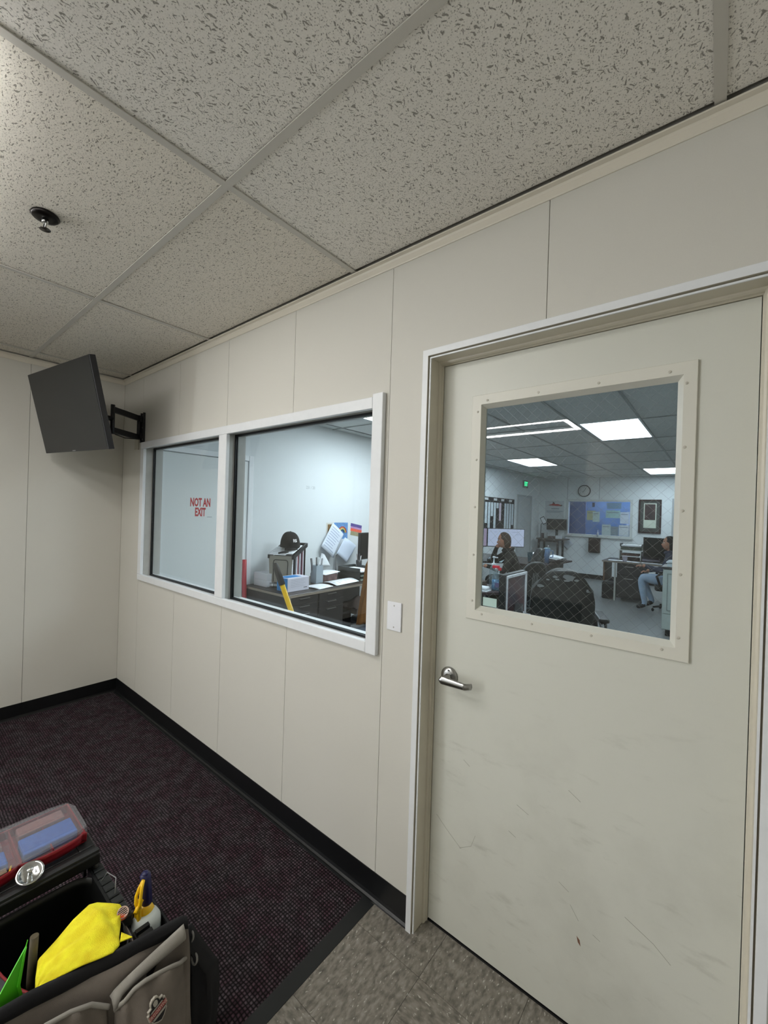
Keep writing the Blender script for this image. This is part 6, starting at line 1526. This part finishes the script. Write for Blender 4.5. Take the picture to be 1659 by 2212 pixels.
for k, (x0, x1, z, c) in enumerate(((2.36, 2.68, .752, (60, 46, 44)), (2.37, 2.67, .83, (78, 56, 52)), (2.73, 3.05, .752, (140, 136, 150)), (2.74, 3.0, .80, (66, 62, 74)), (2.73, 3.04, .85, (150, 146, 160)))):
    b = B(); b.bbox(x0, x1, 8.12, 8.36, z, z + .042, .003); solo('document_pile', b, mat('pile %d' % k, c, .8), ['dark pile at the bottom left of the desktop shelf', 'reddish pile above it at the left of the desktop shelf', 'pale pile at the bottom right of the desktop shelf', 'dark pile in the middle right of the desktop shelf', 'lilac pile at the top right of the desktop shelf'][k], 'papers', 'piles in the desktop shelf')
t = thing('letter_tray', 'grey green letter tray on top of the desktop shelf', 'letter tray', (2.55, 8.25, .945))
b = B(); b.bbox(2.36, 2.72, 8.11, 8.36, .9455, 1.01, .004); link('lower_tray', b, mat('dull green tray', (74, 82, 72), .5), t, True)
b = B(); b.box(2.35, 2.73, 8.10, 8.37, 1.0105, 1.016); b.box(2.35, 2.36, 8.10, 8.37, 1.016, 1.07); b.box(2.72, 2.73, 8.10, 8.37, 1.016, 1.07); link('upper_tray', b, M_DARKPL, t, True)
link('paper', bx(2.37, 2.71, 8.12, 8.35, 1.0165, 1.045), M_PAPER, t, True)
monitor('monitor', 'black monitor behind the person at the right desk', (3.05, 7.98, 1.03), -PI / 2 - .25, .62, .38, M_DARKPL, M_SCR, base_z=.752)
t = thing('paper_cup', 'pale paper cup on the right desk among papers', 'cup', (2.50, 7.72, .75))
b = B(); b.lathe([(0, .001), (.034, .001), (.046, .10), (.048, .102), (.044, .102), (.033, .004), (0, .004)], at=(2.50, 7.72, .75), n=18, cap=False); link('cup', b, mat('cup lilac', (196, 190, 204), .6), t, True)
for k, (x, y, r_) in enumerate(((2.34, 7.80, .1), (2.62, 7.74, -.1), (2.90, 7.76, .15), (3.05, 7.72, -.2))):
    c, s = math.cos(r_), math.sin(r_); q = [(-.13, -.09), (.13, -.09), (.13, .09), (-.13, .09)]
    sheet('paper_sheet', ['sheet at the left end of the right desk', 'sheet right of the paper cup', 'long sheet in front of the shelf unit', 'sheet nearest the person at the right desk'][k], [(x + a * c - b_ * s, y + a * s + b_ * c, .7515 + .0012 * k) for a, b_ in q], M_PAPER, group='sheets on the right desk')
t = thing('storage_cabinet', 'white cabinet with panelled doors at the right edge of the door glass', 'cabinet', (3.6, 5.75, 0))
M_CABW = mat('grey white cabinet', (160, 170, 166), .6, var=.05, vs=6)
b = B(); b.bbox(3.30, 4.05, 5.42, 5.85, .09, .905, .004); link('carcass', b, M_CABW, t, True)
link('plinth', bx(3.34, 4.0, 5.46, 5.82, 0.001, .0895), M_BLACK, t, True)
b = B(); b.bbox(3.28, 4.07, 5.40, 5.87, .9055, .935, .004); link('top', b, mat('dark cabinet top', (40, 40, 42), .4), t, True)
for x0, x1 in ((3.31, 3.67), (3.68, 4.04)):
    b = B(); b.bbox(x0, x1, 5.405, 5.4195, .31, .895, .002, 1); dd = link('door', b, M_CABW, t, True)
    b = B()
    for a_ in ((x0 + .04, x1 - .04, .84, .85), (x0 + .04, x1 - .04, .35, .36), (x0 + .04, x0 + .05, .36, .84), (x1 - .05, x1 - .04, .36, .84)): b.box(a_[0], a_[1], 5.400, 5.4045, a_[2], a_[3])
    link('moulding', b, mat('moulding grey', (120, 128, 126), .6), dd, True)  # moulding is a darker grey than the doors
    b = B(); b.bbox(x0, x1, 5.405, 5.4195, .10, .30, .002, 1); dw = link('drawer', b, M_CABW, t, True)
    link('handle', bx((x0 + x1) / 2 - .05, (x0 + x1) / 2 + .05, 5.385, 5.395, .27, .28), M_BLKMET, dw, True)
link('handle', bx(3.655, 3.665, 5.385, 5.398, .52, .66), M_BLKMET, t, True)
b = B(); b.box(3.34, 3.90, 5.45, 5.82, .9355, .985); b.prism([(3.33, .985), (3.95, 1.05), (3.95, 1.065), (3.33, 1.0)], 5.44, 5.83, 'xz'); t = thing('binder', 'slanted white binder on top of the white cabinet', 'binder', (3.6, 5.6, .935)); link('binder', b, mat('binder white', (176, 186, 190), .6), t, True)
